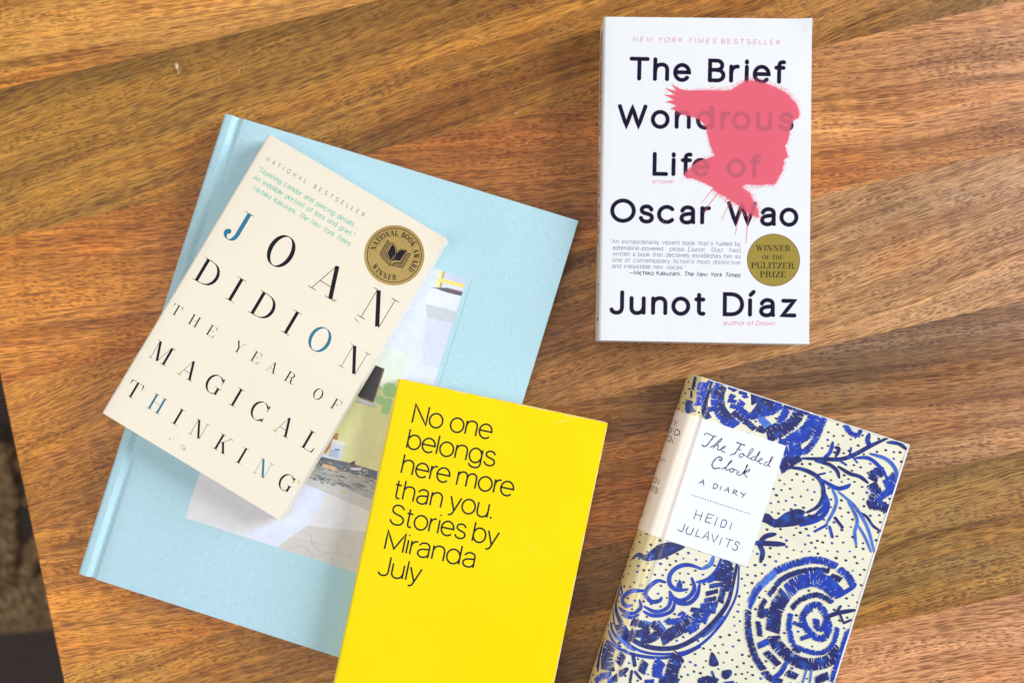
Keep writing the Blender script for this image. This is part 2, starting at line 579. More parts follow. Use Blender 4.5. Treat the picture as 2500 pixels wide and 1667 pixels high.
SANS = {
 'A': (78, 'M 0 0 L 39 100 L 78 0 M 14 34 L 64 34'),
 'B': (60, 'M 0 0 L 0 100 L 30 100 C 62 100 62 53 30 53 L 0 53 M 30 53 C 70 53 70 0 32 0 L 0 0'),
 'C': (78, 'M A 47 50 47 51 42 318'),
 'D': (76, 'M 0 0 L 0 100 L 30 100 C 92 98 92 2 30 0 L 0 0'),
 'E': (56, 'M 56 100 L 0 100 L 0 0 L 57 0 M 0 52 L 50 52'),
 'F': (52, 'M 54 100 L 0 100 L 0 0 M 0 50 L 48 50'),
 'H': (68, 'M 0 0 L 0 100 M 68 0 L 68 100 M 0 52 L 68 52'),
 'I': (0, 'M 0 0 L 0 100'),
 'J': (46, 'M 46 100 L 46 28 C 46 4 34 -2 22 -2 C 10 -2 2 4 0 14'),
 'K': (62, 'M 0 0 L 0 100 M 58 100 L 0 38 M 20 58 L 62 0'),
 'L': (50, 'M 0 100 L 0 0 L 52 0'),
 'M': (86, 'M 0 0 L 0 100 L 43 10 L 86 100 L 86 0'),
 'N': (70, 'M 0 0 L 0 100 L 70 0 L 70 100'),
 'O': (96, 'M A 48 50 48 51 0 360'),
 'P': (58, 'M 0 0 L 0 100 L 32 100 C 66 100 66 45 32 45 L 0 45'),
 'R': (60, 'M 0 0 L 0 100 L 32 100 C 66 100 66 48 32 48 L 0 48 M 32 48 L 60 0'),
 'S': (62, 'M 60 82 C 54 96 42 102 32 102 C 14 102 4 92 4 77 C 4 60 18 56 33 52 C 52 47 66 42 66 24 C 66 8 52 -2 34 -2 C 16 -2 4 8 0 22'),
 'T': (72, 'M 0 100 L 72 100 M 36 100 L 36 0'),
 'U': (68, 'M 0 100 L 0 34 C 0 10 14 -2 34 -2 C 54 -2 68 10 68 34 L 68 100'),
 'V': (76, 'M 0 100 L 38 0 L 76 100'),
 'W': (114, 'M 0 100 L 30 0 L 57 94 L 84 0 L 114 100'),
 'Y': (72, 'M 0 100 L 36 46 L 72 100 M 36 46 L 36 0'),
 'Z': (62, 'M 0 100 L 62 100 L 0 0 L 64 0'),
 'a': (54, 'M 4 56 C 8 68 18 74 28 74 C 44 74 52 66 52 52 L 52 14 C 52 4 52 2 54 0 M 52 44 C 38 40 2 44 1 19 C 1 6 12 -2 24 -2 C 40 -2 52 8 52 24'),
 'b': (62, 'M 0 0 L 0 100 M A 31 36 31 38 0 360'),
 'c': (60, 'M A 34 36 34 38 44 316'),
 'd': (62, 'M 62 0 L 62 100 M A 31 36 31 38 0 360'),
 'e': (62, 'M 2 37 L 63 37 A 32 36 31 38 2 318'),
 'f': (32, 'M 13 0 L 13 78 C 13 96 20 102 34 99 M 0 71 L 32 71'),
 'g': (60, 'M A 30 36 30 38 0 360 M 60 72 L 60 -4 C 60 -20 48 -28 32 -28 C 18 -28 8 -22 4 -10'),
 'h': (54, 'M 0 0 L 0 100 M 0 42 C 2 64 14 74 30 74 C 46 74 54 62 54 46 L 54 0'),
 'i': (0, 'M 0 0 L 0 72 M 0 93 L 0 100'),
 'í': (6, 'M 0 0 L 0 72 M 2 98 L 15 113'),
 'j': (10, 'M 10 72 L 10 -12 C 10 -24 4 -28 -4 -26 M 10 93 L 10 100'),
 'k': (48, 'M 0 0 L 0 100 M 46 72 L 0 26 M 16 42 L 50 0'),
 'l': (0, 'M 0 0 L 0 100'),
 'm': (92, 'M 0 0 L 0 72 M 0 42 C 2 64 12 74 26 74 C 40 74 46 62 46 46 L 46 0 M 46 42 C 48 64 58 74 72 74 C 86 74 92 62 92 46 L 92 0'),
 'n': (54, 'M 0 0 L 0 72 M 0 42 C 2 64 14 74 30 74 C 46 74 54 62 54 46 L 54 0'),
 'o': (66, 'M A 33 36 33 38 0 360'),
 'p': (62, 'M 0 -28 L 0 72 M A 31 36 31 38 0 360'),
 'r': (28, 'M 0 0 L 0 72 M 0 40 C 2 62 14 74 29 72'),
 's': (48, 'M 46 58 C 42 70 34 74 25 74 C 12 74 3 67 3 56 C 3 44 14 41 25 38 C 38 35 49 31 49 18 C 49 5 38 -2 25 -2 C 12 -2 3 4 0 16'),
 't': (30, 'M 12 94 L 12 18 C 12 2 20 -2 32 1 M 0 71 L 31 71'),
 'u': (54, 'M 54 72 L 54 0 M 0 72 L 0 26 C 0 10 8 -2 24 -2 C 42 -2 52 10 54 30'),
 'v': (52, 'M 0 72 L 26 0 L 52 72'),
 'w': (82, 'M 0 72 L 21 0 L 41 68 L 61 0 L 82 72'),
 'x': (50, 'M 0 72 L 50 0 M 50 72 L 0 0'),
 'y': (54, 'M 0 72 L 27 0 M 54 72 L 25 -8 C 20 -22 14 -28 2 -26'),
 'z': (50, 'M 2 72 L 50 72 L 0 0 L 52 0'),
 '.': (4, 'M 2 -2 L 2 9'), ',': (4, 'M 4 4 L 0 -14'), "'": (0, 'M 0 78 L 0 100'),
 '“': (14, 'M 0 80 L 3 100 M 12 80 L 15 100'), '”': (14, 'M 2 100 L 0 80 M 14 100 L 12 80'),
 '-': (30, 'M 0 36 L 30 36'), '—': (90, 'M 0 36 L 90 36'), '–': (50, 'M 0 36 L 50 36'),
 '[': (14, 'M 16 108 L 0 108 L 0 -14 L 16 -14'), ']': (14, 'M 0 108 L 16 108 L 16 -14 L 0 -14'),
}
def sf(x0, x1, y): return ' Mt %g %g L %g %g' % (x0, y, x1, y)
SERIF = {
 'A': (100, 'Mt 12 0 L 47 100 MT 48 99 L 82 0 Mt 23 33 L 70 33' + sf(0, 27, 0) + sf(62, 100, 0)),
 'B': (76, 'MT 18 0 L 18 100 M 18 99 L 36 99 C 72 99 72 53 36 53 L 18 53 M 36 53 C 84 53 84 1 36 1 L 18 1' + sf(0, 36, 0) + sf(0, 36, 100)),
 'C': (80, 'M A 44 50 39 51 40 320 Mv 78 98 L 79 64 Mv 78 4 L 79 30'),
 'D': (86, 'MT 18 0 L 18 100 M 18 99 L 38 99 C 98 99 98 1 38 1 L 18 1' + sf(0, 36, 0) + sf(0, 36, 100)),
 'E': (78, 'MT 18 0 L 18 100 Mt 18 52 L 50 52 Mt 50 38 L 50 66 Mv 73 1 L 79 30 Mv 69 99 L 73 72' + sf(0, 76, 0) + sf(0, 72, 100)),
 'F': (72, 'MT 18 0 L 18 100 Mt 18 50 L 50 50 Mt 50 36 L 50 64 Mv 69 99 L 73 70' + sf(0, 40, 0) + sf(0, 72, 100)),
 'G': (88, 'M A 44 50 39 51 42 300 Mv 76 98 L 77 64 MT 70 3 L 70 40' + sf(52, 88, 41)),
 'H': (92, 'MT 18 0 L 18 100 MT 74 0 L 74 100 Mt 18 52 L 74 52' + sf(0, 36, 0) + sf(0, 36, 100) + sf(56, 92, 0) + sf(56, 92, 100)),
 'I': (36, 'MT 18 0 L 18 100' + sf(0, 36, 0) + sf(0, 36, 100)),
 'J': (62, 'MT 44 100 L 44 24 M 44 26 C 44 -2 22 -8 11 2 C 4 9 4 17 8 22 Mo 12 20 L 12.4 20' + sf(24, 62, 100)),
 'K': (92, 'MT 18 0 L 18 100 Mt 76 100 L 24 44 MT 38 60 L 74 0' + sf(0, 36, 0) + sf(0, 36, 100) + sf(62, 90, 100) + sf(56, 92, 0)),
 'L': (74, 'MT 18 0 L 18 100 Mv 70 1 L 76 34' + sf(0, 72, 0) + sf(0, 38, 100)),
 'M': (118, 'Mt 13 0 L 14 100 MT 17 100 L 56 0 Mt 57 2 L 94 100 MT 98 100 L 98 0' + sf(0, 26, 0) + sf(0, 16, 100) + sf(98, 118, 100) + sf(78, 118, 0)),
 'N': (96, 'Mt 14 0 L 14 100 MT 19 100 L 75 0 Mt 82 100 L 81 -3' + sf(0, 28, 0) + sf(0, 16, 100) + sf(68, 96, 100)),
 'O': (86, 'M A 43 50 37 51 0 360'),
 'P': (74, 'MT 18 0 L 18 100 M 18 99 L 36 99 C 78 99 78 47 36 47 L 18 47' + sf(0, 38, 0) + sf(0, 36, 100)),
 'R': (90, 'MT 18 0 L 18 100 M 18 99 L 38 99 C 78 99 78 52 38 52 L 18 52 M 42 52 C 68 50 60 30 64 14 C 67 0 80 -4 88 8' + sf(0, 36, 0) + sf(0, 36, 100)),
 'S': (62, 'MT 14 76 C 14 52 54 50 54 24 M 56 76 C 52 92 42 101 32 101 C 20 101 12 92 14 76 M 54 24 C 54 8 42 -1 30 -1 C 16 -1 8 10 4 26 Mt 58 100 L 58 70 Mt 2 0 L 2 32'),
 'T': (78, 'MT 39 0 L 39 100 Mv 3 99 L -1 68 Mv 75 99 L 79 68' + sf(0, 78, 100) + sf(22, 56, 0)),
 'U': (88, 'MT 18 100 L 18 36 M 18 38 C 18 8 30 -1 46 -1 C 64 -1 72 10 72 34 Mt 72 34 L 72 100' + sf(0, 36, 100) + sf(58, 88, 100)),
 'W': (128, 'MT 14 100 L 42 0 Mt 43 0 L 68 100 MT 60 100 L 88 0 Mt 89 0 L 114 100' + sf(0, 32, 100) + sf(52, 76, 100) + sf(100, 128, 100)),
 'Y': (92, 'MT 14 100 L 46 44 Mt 79 100 L 48 46 MT 47 48 L 47 0' + sf(0, 32, 100) + sf(66, 92, 100) + sf(28, 66, 0)),
 'Z': (70, 'MT 66 99 L 6 1' + sf(2, 68, 100) + sf(2, 70, 0) + ' Mt 3 100 L 2 74 Mt 69 0 L 70 26'),
}
ROUND_L = set('CGOQcdeoqg'); ROUND_R = set('DOQbopeB')
DIAG = set('AVWYTvwyL')

class Pen:
    def __init__(self, thick, thin=None, cap='butt', pw=1.5):
        self.T, self.t, self.cap, self.pw = thick, thin if thin is not None else thick, cap, pw

def glyph(ink, ch, font, pen, place):
    """place(x, y) -> (s, y) on the cover; pen widths in units of the font; place.k scales widths"""
    if ch not in font: return
    k = place.k
    for mode, pts in strokes(font[ch][1]):
        if len(pts) < 2: continue
        if 'T' in mode: w = [pen.T] * len(pts)
        elif 't' in mode: w = [pen.t] * len(pts)
        elif 'v' in mode: w = [pen.T * 0.62, pen.t * 0.8]
        elif 'o' in mode: 
            c = place(*pts[0]); ink.disc(c, pen.T * 0.62 * k); continue
        elif pen.T == pen.t: w = [pen.T] * len(pts)
        else:
            w = []
            for i in range(len(pts)):
                a, b = pts[max(0, i - 1)], pts[min(len(pts) - 1, i + 1)]
                if i in (0, len(pts) - 1) and hypot(pts[0][0] - pts[-1][0], pts[0][1] - pts[-1][1]) < 0.5:
                    a, b = pts[-2], pts[1]
                L = hypot(b[0] - a[0], b[1] - a[1]) or 1
                w.append(pen.t + (pen.T - pen.t) * abs((b[1] - a[1]) / L) ** pen.pw)
        ink.ribbon([place(*p) for p in pts], [x * k for x in w], pen.cap)

class Place:
    def __init__(self, A, e, f, k, sx=1.0, slant=0.0, x0=0.0):
        self.A, self.e, self.f, self.k, self.sx, self.sl, self.x0 = A, e, f, k, sx, slant, x0
    def __call__(self, x, y):
        X = (self.x0 + x * self.sx + y * self.sl) * self.k
        Y = y * self.k
        return (self.A[0] + self.e[0] * X + self.f[0] * Y, self.A[1] + self.e[1] * X + self.f[1] * Y)

def advance(s, font, sp, word):
    xs, x, prev = [], 0.0, None
    for ch in s:
        if ch == ' ':
            x += word; prev = None; xs.append(x); continue
        if prev is not None:
            g = sp
            if prev in ROUND_R or prev in DIAG: g -= sp * 0.22
            if prev in 'rf' and ch in 'aeoc': g -= sp * 0.6
            if ch in ROUND_L or ch in DIAG: g -= sp * 0.22
            x += g
        xs.append(x)
        x += font.get(ch, (40, ''))[0]
        prev = ch
    return xs, x

def line_of(ink, s, A, B, cap, font, pen, sp=24, word=52, slant=0.0, slant_span=None, mm=False, squeeze=(0.86, 1.16)):
    """write s from A to B (photograph points on the cover unless mm), cap height cap mm, ink edge to ink edge"""
    if not mm: A, B = ink.bk.px(A), ink.bk.px(B)
    L = hypot(B[0] - A[0], B[1] - A[1])
    e = ((B[0] - A[0]) / L, (B[1] - A[1]) / L); f = (-e[1], e[0])
    k = (cap - pen.T * cap / 110 * 0.9) / 100 if font is SANS else cap / 100
    half = pen.T / 2 if font is SANS else 0
    xs, tot = advance(s, font, sp, word)
    want = L / k - 2 * half
    sx = min(squeeze[1], max(squeeze[0], want / tot))
    extra = (want - tot * sx) / max(1, len(s) - 1)
    A = (A[0] + f[0] * half * k, A[1] + f[1] * half * k)
    for i, ch in enumerate(s):
        if ch == ' ': continue
        sl = slant if (slant_span is None or slant_span[0] <= i < slant_span[1]) else 0.0
        glyph(ink, ch, font, pen, Place(A, e, f, k, sx, sl, xs[i] * sx + extra * i + half))

def arc_text(ink, s, c, r, cap, a0, a1, font, pen, flip=False, sx=0.8):
    """letters along a circle on the cover, from angle a0 to a1 (degrees)"""
    n = len(s)
    xs, tot = advance(s, font, 14, 46)
    k = cap / 100
    for i, ch in enumerate(s):
        if ch == ' ': continue
        w = font[ch][0]
        a = radians(a0 + (a1 - a0) * (xs[i] + w / 2) / tot)
        rad = (cos(a), sin(a))
        f = (-rad[0], -rad[1]) if flip else rad
        e = (f[1], -f[0])
        A = (c[0] + rad[0] * r - e[0] * w * k * sx / 2, c[1] + rad[1] * r - e[1] * w * k * sx / 2)
        glyph(ink, ch, font, pen, Place(A, e, f, k, sx))

#@@SETTING
# ------------------------------------------------------------------ table
def wood_material():
    k = NT('wood_boards')
    seed = k.attr('seed').outputs['Fac']
    gang = k.attr('grain_angle').outputs['Fac']
    base = k.attr('base').outputs['Color']
    fig = k.attr('figure').outputs['Fac']
    co = k.obj()
    sv = k.n('ShaderNodeCombineXYZ')
    k.link(k.math('MULTIPLY', seed, 3.17), sv.inputs[0]); k.link(k.math('MULTIPLY', seed, 1.73), sv.inputs[1]); k.link(seed, sv.inputs[2])
    v = k.vadd(co, sv.outputs[0])
    rot = k.n('ShaderNodeVectorRotate', rotation_type='Z_AXIS')
    k.link(v, rot.inputs['Vector']); k.link(gang, rot.inputs['Angle'])
    v = rot.outputs[0]
    # wander of the grain
    w1 = k.math('MULTIPLY', k.math('SUBTRACT', k.noise(k.vmul(v, (4.0, 9, 1)), 1, 2), 0.5), k.math('MULTIPLY', fig, 0.024))
    w2 = k.math('MULTIPLY', k.math('SUBTRACT', k.noise(k.vmul(v, (45, 60, 1)), 1, 1), 0.5), 0.0011)
    cw = k.n('ShaderNodeCombineXYZ'); k.link(k.math('ADD', w1, w2), cw.inputs[1])
    g = k.vadd(v, cw.outputs[0])
    tone = k.noise(k.vmul(g, (3.0, 85, 1)), 1, 3, 0.6)
    band = k.noise(k.vmul(g, (1.6, 26, 1)), 1, 2, 0.5)
    fibre = k.noise(k.vmul(g, (16, 700, 1)), 1, 3, 0.6)
    mask = k.noise(k.vmul(g, (14, 70, 1)), 1, 2, 0.55)
    def dashes(sx, sy, lo, hi, size):
        """separate open pores: thin ellipses scattered along the grain"""
        vo = k.n('ShaderNodeTexVoronoi', voronoi_dimensions='2D', feature='F1')
        k.link(k.vmul(g, (sx, sy, 1)), vo.inputs['Vector'])
        vo.inputs['Scale'].default_value = 1.0
        vo.inputs['Randomness'].default_value = 1.0
        sep = k.n('ShaderNodeSeparateColor'); k.link(vo.outputs['Color'], sep.inputs[0])
        rad = k.math('MULTIPLY', k.ramp(mask, lo, hi), k.ramp(sep.outputs[0], 0.0, 1.0, 0.35, 1.0, False))
        d = k.math('SUBTRACT', k.math('MULTIPLY', rad, size), vo.outputs['Distance'])
        return k.ramp(d, -0.06, 0.14)
    p1 = dashes(72, 900, 0.70, 0.36, 0.50)
    p2 = dashes(170, 820, 0.40, 0.64, 0.48)
    p3 = dashes(60, 1250, 0.0, 0.35, 0.46)
    pp = k.math('MAXIMUM', k.math('MAXIMUM', p1, p2), k.math('MULTIPLY', p3, 0.75))
    def tint(c_, f_, rgb):
        return k.mix(f_, c_, k.mix(1.0, c_, rgb + (1,), 'MULTIPLY'))
    c = tint(base, k.ramp(tone, 0.44, 0.70), (0.64, 0.58, 0.54))
    c = tint(c, k.ramp(band, 0.44, 0.66), (0.74, 0.70, 0.62))
    c = tint(c, k.ramp(band, 0.46, 0.30), (1.22, 1.10, 0.95))
    c = tint(c, k.ramp(k.noise(k.vmul(v, (8, 20, 1)), 1, 2), 0.52, 0.70), (1.08, 0.94, 0.80))
    c = tint(c, k.ramp(k.noise(k.vmul(g, (6, 120, 1)), 1.3, 2), 0.56, 0.72), (1.35, 1.32, 1.3))
    c = tint(c, k.ramp(fibre, 0.44, 0.68), (0.66, 0.60, 0.55))
    c = tint(c, k.math('MULTIPLY', pp, 0.84), (0.33, 0.26, 0.24))
    k.link(c, k.b.inputs['Base Color'])
    k.link(k.ramp(mask, 0.3, 0.7, 0.36, 0.48), k.b.inputs['Roughness'])
    k.b.inputs['Specular IOR Level'].default_value = 0.45
    k.bump(k.math('SUBTRACT', k.math('MULTIPLY', fibre, 0.3), pp), 0.35, 0.00025)
    return k.m

BA = 12.95                                   # the boards run this many degrees off the picture's width
def board_frame(px):
    p = at(px, 0)
    a = radians(BA)
    return (p.x * cos(a) + p.y * sin(a), -p.x * sin(a) + p.y * cos(a))

wood = wood_material()
table = bpy.data.objects.new('wooden_table', None)
link(table)
TC = (110.0, 20.0)                           # table centre in board frame
U0, U1 = -341.0, 620.0
a_ = radians(BA)
cu = (U0 + U1) / 2
table.location = ((cu * cos(a_) - TC[1] * sin(a_)) * MM, (cu * sin(a_) + TC[1] * cos(a_)) * MM, 0)
table.rotation_euler = (0, 0, a_)
tag(table, 'orange-brown table of wide joined wood boards under all the books', 'table')

# v limits, grain angle off the board (deg), figure, colours along the board (u fraction 0..1 over the visible run)
BOARDS = [
 (355, 440, -3, 0.8, [(190, 132, 72), (160, 108, 56), (150, 98, 46)]),
 (262.9, 355, -4, 0.7, [(224, 154, 88), (232, 162, 96), (218, 148, 82), (186, 130, 70)]),
 (166.3, 262.9, 7, 1.0, [(194, 136, 68), (186, 128, 60), (184, 126, 60), (200, 134, 60), (190, 126, 60), (172, 124, 64)]),
 (72.6, 166.3, -7, 1.3, [(238, 152, 76), (226, 140, 68), (196, 120, 58), (188, 114, 54), (200, 130, 70), (210, 142, 84), (202, 140, 94)]),
 (-22.8, 72.6, 6, 1.3, [(230, 148, 68), (214, 136, 62), (180, 116, 60), (176, 118, 66), (196, 142, 94), (214, 158, 112)]),
 (-115.5, -22.8, -6, 0.9, [(236, 154, 78), (222, 142, 68), (190, 118, 56), (186, 120, 64), (172, 124, 84), (200, 138, 88)]),
 (-202.5, -115.5, 4, 1.3, [(222, 150, 78), (200, 136, 72), (158, 108, 54), (164, 118, 62), (172, 128, 72)]),
 (-292, -202.5, -4, 0.8, [(212, 142, 78), (206, 142, 84), (224, 154, 104), (228, 160, 114), (216, 152, 108)]),
 (-382, -292, 5, 0.8, [(176, 126, 70), (170, 120, 70), (160, 110, 60)]),
]
def build_table():
    vs, fs, seeds, angs, figs, cols = [], [], [], [], [], []
    NU, NV = 60, 18
    def col_at(cl, u):
        f = (u + 360) / 700.0
        f = min(0.9999, max(0, f)) * (len(cl) - 1)
        i = int(f); t = f - i
        a, b = lin(cl[i]), lin(cl[min(i + 1, len(cl) - 1)])
        t2 = min(1, max(0, (u + 341) / 650.0))
        hue = (1.12, 1.20, 0.72 + 0.50 * t2)
        return tuple((a[j] + (b[j] - a[j]) * t) * hue[j] for j in range(3))
    vmin, vmax = BOARDS[-1][0], BOARDS[0][1]
    def fade(x, a, b):
        t = min(1, max(0, (x - a) / (b - a)))
        return t * t * (3 - 2 * t)
    def stain(bi, u, v):
        """streaks of darker heartwood and paler sapwood along the board edges"""
        lo, hi = BOARDS[bi][0], BOARDS[bi][1]
        m = [1.0, 1.0, 1.0]
        def mul(f, c):
            for j in range(3): m[j] *= 1 + (c[j] - 1) * f
        if bi == 2: mul(fade(v, hi - 26, hi - 4) * (1 - 0.6 * fade(u, -50, 150)), (0.62, 0.62, 0.60)); mul(fade(-v, -lo - 20, -lo) * 0.6, (0.8, 0.74, 0.7))
        if bi == 3: mul(fade(-v, -lo - 18, -lo) * fade(-u, 150, 250), (0.80, 0.66, 0.5)); mul(fade(u, -60, 0) * (1 - fade(u, 100, 160)) * fade(v, lo + 20, hi), (0.9, 0.82, 0.8)); mul(fade(-v, -lo - 30, -lo) * fade(u, 80, 160), (1.1, 0.98, 0.82))
        if bi == 4: mul(fade(-v, -lo - 10, -lo - 7) * fade(u, 20, 90), (1.22, 1.24, 1.35)); mul((1 - abs((v - hi + 26) / 24)) * (abs(v - hi + 26) < 24) * fade(u, 40, 120), (0.74, 0.78, 0.88)); mul(fade(-v, -lo - 34, -lo - 6) * fade(-u, 130, 240), (0.66, 0.66, 0.66))
        if bi == 5: mul(fade(v, hi - 34, hi - 16) * fade(u, 0, 90), (0.66, 0.71, 0.86))
        if bi == 6: mul(fade(-v, -lo - 46, -lo) * fade(u, 60, 140), (0.78, 0.80, 0.78))
        return m
    def V(u, v, z, bi):
        b = BOARDS[bi]
        vs.append((u - cu, v - TC[1], z)); seeds.append(1.0 + bi * 2.37)
        angs.append(radians(-b[2])); figs.append(b[3]); st_ = stain(bi, u, v); c_ = col_at(b[4], u); cols.append(tuple(c_[j] * st_[j] for j in range(3)))
        return len(vs) - 1
    for bi, b in enumerate(BOARDS):
        grid = []
        for i in range(NU + 1):
            u = U0 + (U1 - U0) * i / NU
            if i == 0: u = U0 + 1.2
            if i == NU: u = U1 - 1.2
            lo = b[0] + (1.2 if bi == len(BOARDS) - 1 else 0); hi = b[1] - (1.2 if bi == 0 else 0)
            grid.append([V(u, lo + (hi - lo) * j / NV, TABLE_Z, bi) for j in range(NV + 1)])
        for i in range(NU):
            for j in range(NV):
                fs.append((grid[i][j], grid[i + 1][j], grid[i + 1][j + 1], grid[i][j + 1]))
        for (u, ub, i, fl) in ((U0, U0 + 1.2, 0, 1), (U1, U1 - 1.2, NU, 0)):
            lo, hi = b[0] + (1.2 if bi == len(BOARDS) - 1 else 0), b[1] - (1.2 if bi == 0 else 0)
            q = [[V(u, lo, z, bi), V(u, hi, z, bi)] for z in (TABLE_Z - 1.2, TABLE_Z - 26)]
            t = (grid[i][0], grid[i][NV])
            f1 = (t[0], t[1], q[0][1], q[0][0]); f2 = (q[0][0], q[0][1], q[1][1], q[1][0])
            fs.append(f1 if fl else f1[::-1]); fs.append(f2 if fl else f2[::-1])
    for bi, v, d in ((0, vmax, -1.2), (len(BOARDS) - 1, vmin, 1.2)):
        r = [(V(U0 + 1.2, v + d, TABLE_Z, bi), V(U1 - 1.2, v + d, TABLE_Z, bi)), (V(U0, v, TABLE_Z - 1.2, bi), V(U1, v, TABLE_Z - 1.2, bi)), (V(U0, v, TABLE_Z - 26, bi), V(U1, v, TABLE_Z - 26, bi))]
        for p, q in zip(r, r[1:]):
            f = (p[0], p[1], q[1], q[0])
            fs.append(f if d > 0 else f[::-1])
    fs.append((V(U0, vmin, TABLE_Z - 26, 0), V(U0, vmax, TABLE_Z - 26, 0), V(U1, vmax, TABLE_Z - 26, 0), V(U1, vmin, TABLE_Z - 26, 0)))
    mesh_obj('table_top', vs, fs, wood, table, attrs={'seed': seeds, 'grain_angle': angs, 'figure': figs}, cols={'base': cols})
    # legs and apron
    def box(name, x0, x1, y0, y1, z0, z1, taper=0):
        P = [(x0 + taper, y0 + taper, z0), (x1 - taper, y0 + taper, z0), (x1 - taper, y1 - taper, z0), (x0 + taper, y1 - taper, z0), (x0, y0, z1), (x1, y0, z1), (x1, y1, z1), (x0, y1, z1)]
        F = [(3, 2, 1, 0), (4, 5, 6, 7), (0, 1, 5, 4), (1, 2, 6, 5), (2, 3, 7, 6), (3, 0, 4, 7)]
        n = len(P)
        c = lin((190, 130, 72))[:3]
        mesh_obj(name, P, F, wood, table, attrs={'seed': [9.0 + x0 * 0.01] * n, 'grain_angle': [1.57] * n, 'figure': [0.5] * n}, cols={'base': [c] * n})
    hx, hy = (U1 - U0) / 2, (vmax - vmin) / 2
    yc = (vmax + vmin) / 2 - TC[1]
    for sx in (-1, 1):
        for sy in (-1, 1):
            x = sx * (hx - 90); y = yc + sy * (hy - 70)
            box('leg', x - 24, x + 24, y - 24, y + 24, 0, TABLE_Z - 26.3, 6)
    for sy in (-1, 1):
        box('apron', -hx + 116, hx - 116, yc + sy * (hy - 70) - 10, yc + sy * (hy - 70) + 10, TABLE_Z - 90, TABLE_Z - 26.3)
build_table()

# pale nicks and flakes on the table top
def table_marks():
    k = flat_ink('chipped_finish', lin((206, 180, 152)), 0.6, 0.3, 0.3)
    vs, fs = [], []
    def blob(px, r, asp, ang, n=9):
        p = at(px, 0); i0 = len(vs)
        a = radians(BA)
        for i in range(n):
            t = 2 * pi * i / n; rr = r * random.uniform(0.55, 1.1)
            x, y = rr * asp * cos(t), rr * sin(t)
            X, Y = x * cos(ang) - y * sin(ang), x * sin(ang) + y * cos(ang)
            wx, wy = p.x + X, p.y + Y
            bu, bv = wx * cos(a) + wy * sin(a), -wx * sin(a) + wy * cos(a)
            vs.append((bu - cu, bv - TC[1], TABLE_Z + 0.05))
        fs.append(tuple(range(i0, i0 + n)))
    for px, r, asp, ang in [((432, 162), 1.5, 2.4, 1.75), ((436, 178), 0.6, 2.0, 1.7), ((585, 172), 0.35, 3, 1.6), ((545, 60), 0.5, 1.5, 1.8), ((552, 68), 0.4, 1.5, 0.5),
                            ((1261, 277), 0.55, 1.6, 2.2), ((1287, 350), 0.4, 2, 0.9), ((1710, 886), 0.3, 1.2, 0)]:
        blob(px, r, asp, ang)
    mesh_obj('finish_chips', vs, fs, k, table)
table_marks()

# ------------------------------------------------------------------ floor and the woven stool under the table's left end
fk = NT('grey_rug')
fco = fk.obj()
fn = fk.noise(fco, 220, 3)
fk.link(fk.mix(fk.ramp(fn, 0.3, 0.7), lin((58, 50, 48)), lin((84, 72, 66))), fk.b.inputs['Base Color'])
fk.b.inputs['Roughness'].default_value = 0.95
fk.bump(fn, 0.6, 0.004)
floor = mesh_obj('floor', [(-3000, -3000, 0), (3000, -3000, 0), (3000, 3000, 0), (-3000, 3000, 0)], [(0, 1, 2, 3)], fk.m)
tag(floor, 'dark grey floor below the table', kind='structure')

def rope_material():
    k = NT('twisted_seagrass')
    co = k.obj()
    n = k.noise(co, 120, 3)
    wv = k.n('ShaderNodeTexWave', wave_type='BANDS', bands_direction='DIAGONAL')
    k.link(co, wv.inputs['Vector']); wv.inputs['Scale'].default_value = 70; wv.inputs['Distortion'].default_value = 3
    c = k.mix(k.ramp(n, 0.3, 0.7), lin((124, 96, 62)), lin((186, 154, 112)))
    c = k.mix(k.ramp(wv.outputs[0], 0.1, 0.5, 0.55, 0.0), c, lin((34, 26, 20)))
    k.link(c, k.b.inputs['Base Color'])
    k.b.inputs['Roughness'].default_value = 0.85
    k.bump(wv.outputs[0], 0.8, 0.003)
    return k.m
rope = rope_material()
def tube(verts, faces, pts, r, n=10):
    i0 = len(verts)
    m = len(pts)
    for i, p in enumerate(pts):
        p = Vector(p)
        a, b = Vector(pts[max(0, i - 1)]), Vector(pts[min(m - 1, i + 1)])
        t = (b - a).normalized()
        s = t.cross(Vector((0, 0, 1)) if abs(t.z) < 0.9 else Vector((1, 0, 0))).normalized(); u = t.cross(s)
        rr = r * (1 + 0.06 * sin(i * 2.1))
        for j in range(n):
            q = 2 * pi * j / n
            v = p + (s * cos(q) + u * sin(q)) * rr
            verts.append(tuple(v))
    for i in range(m - 1):
        for j in range(n):
            a = i0 + i * n + j; b = i0 + i * n + (j + 1) % n
            faces.append((a, b, b + n, a + n))
    faces.append(tuple(i0 + j for j in range(n))[::-1]); faces.append(tuple(i0 + (m - 1) * n + j for j in range(n)))
def bar(name, p, q, r, parent, k=10, sag=0.0):
    vs, fs = [], []
    pts = [tuple(Vector(p).lerp(Vector(q), i / k) - Vector((0, 0, sag * 4 * (i / k) * (1 - i / k)))) for i in range(k + 1)]
    tube(vs, fs, pts, r)
    return mesh_obj(name, vs, fs, rope, parent, smooth=True)
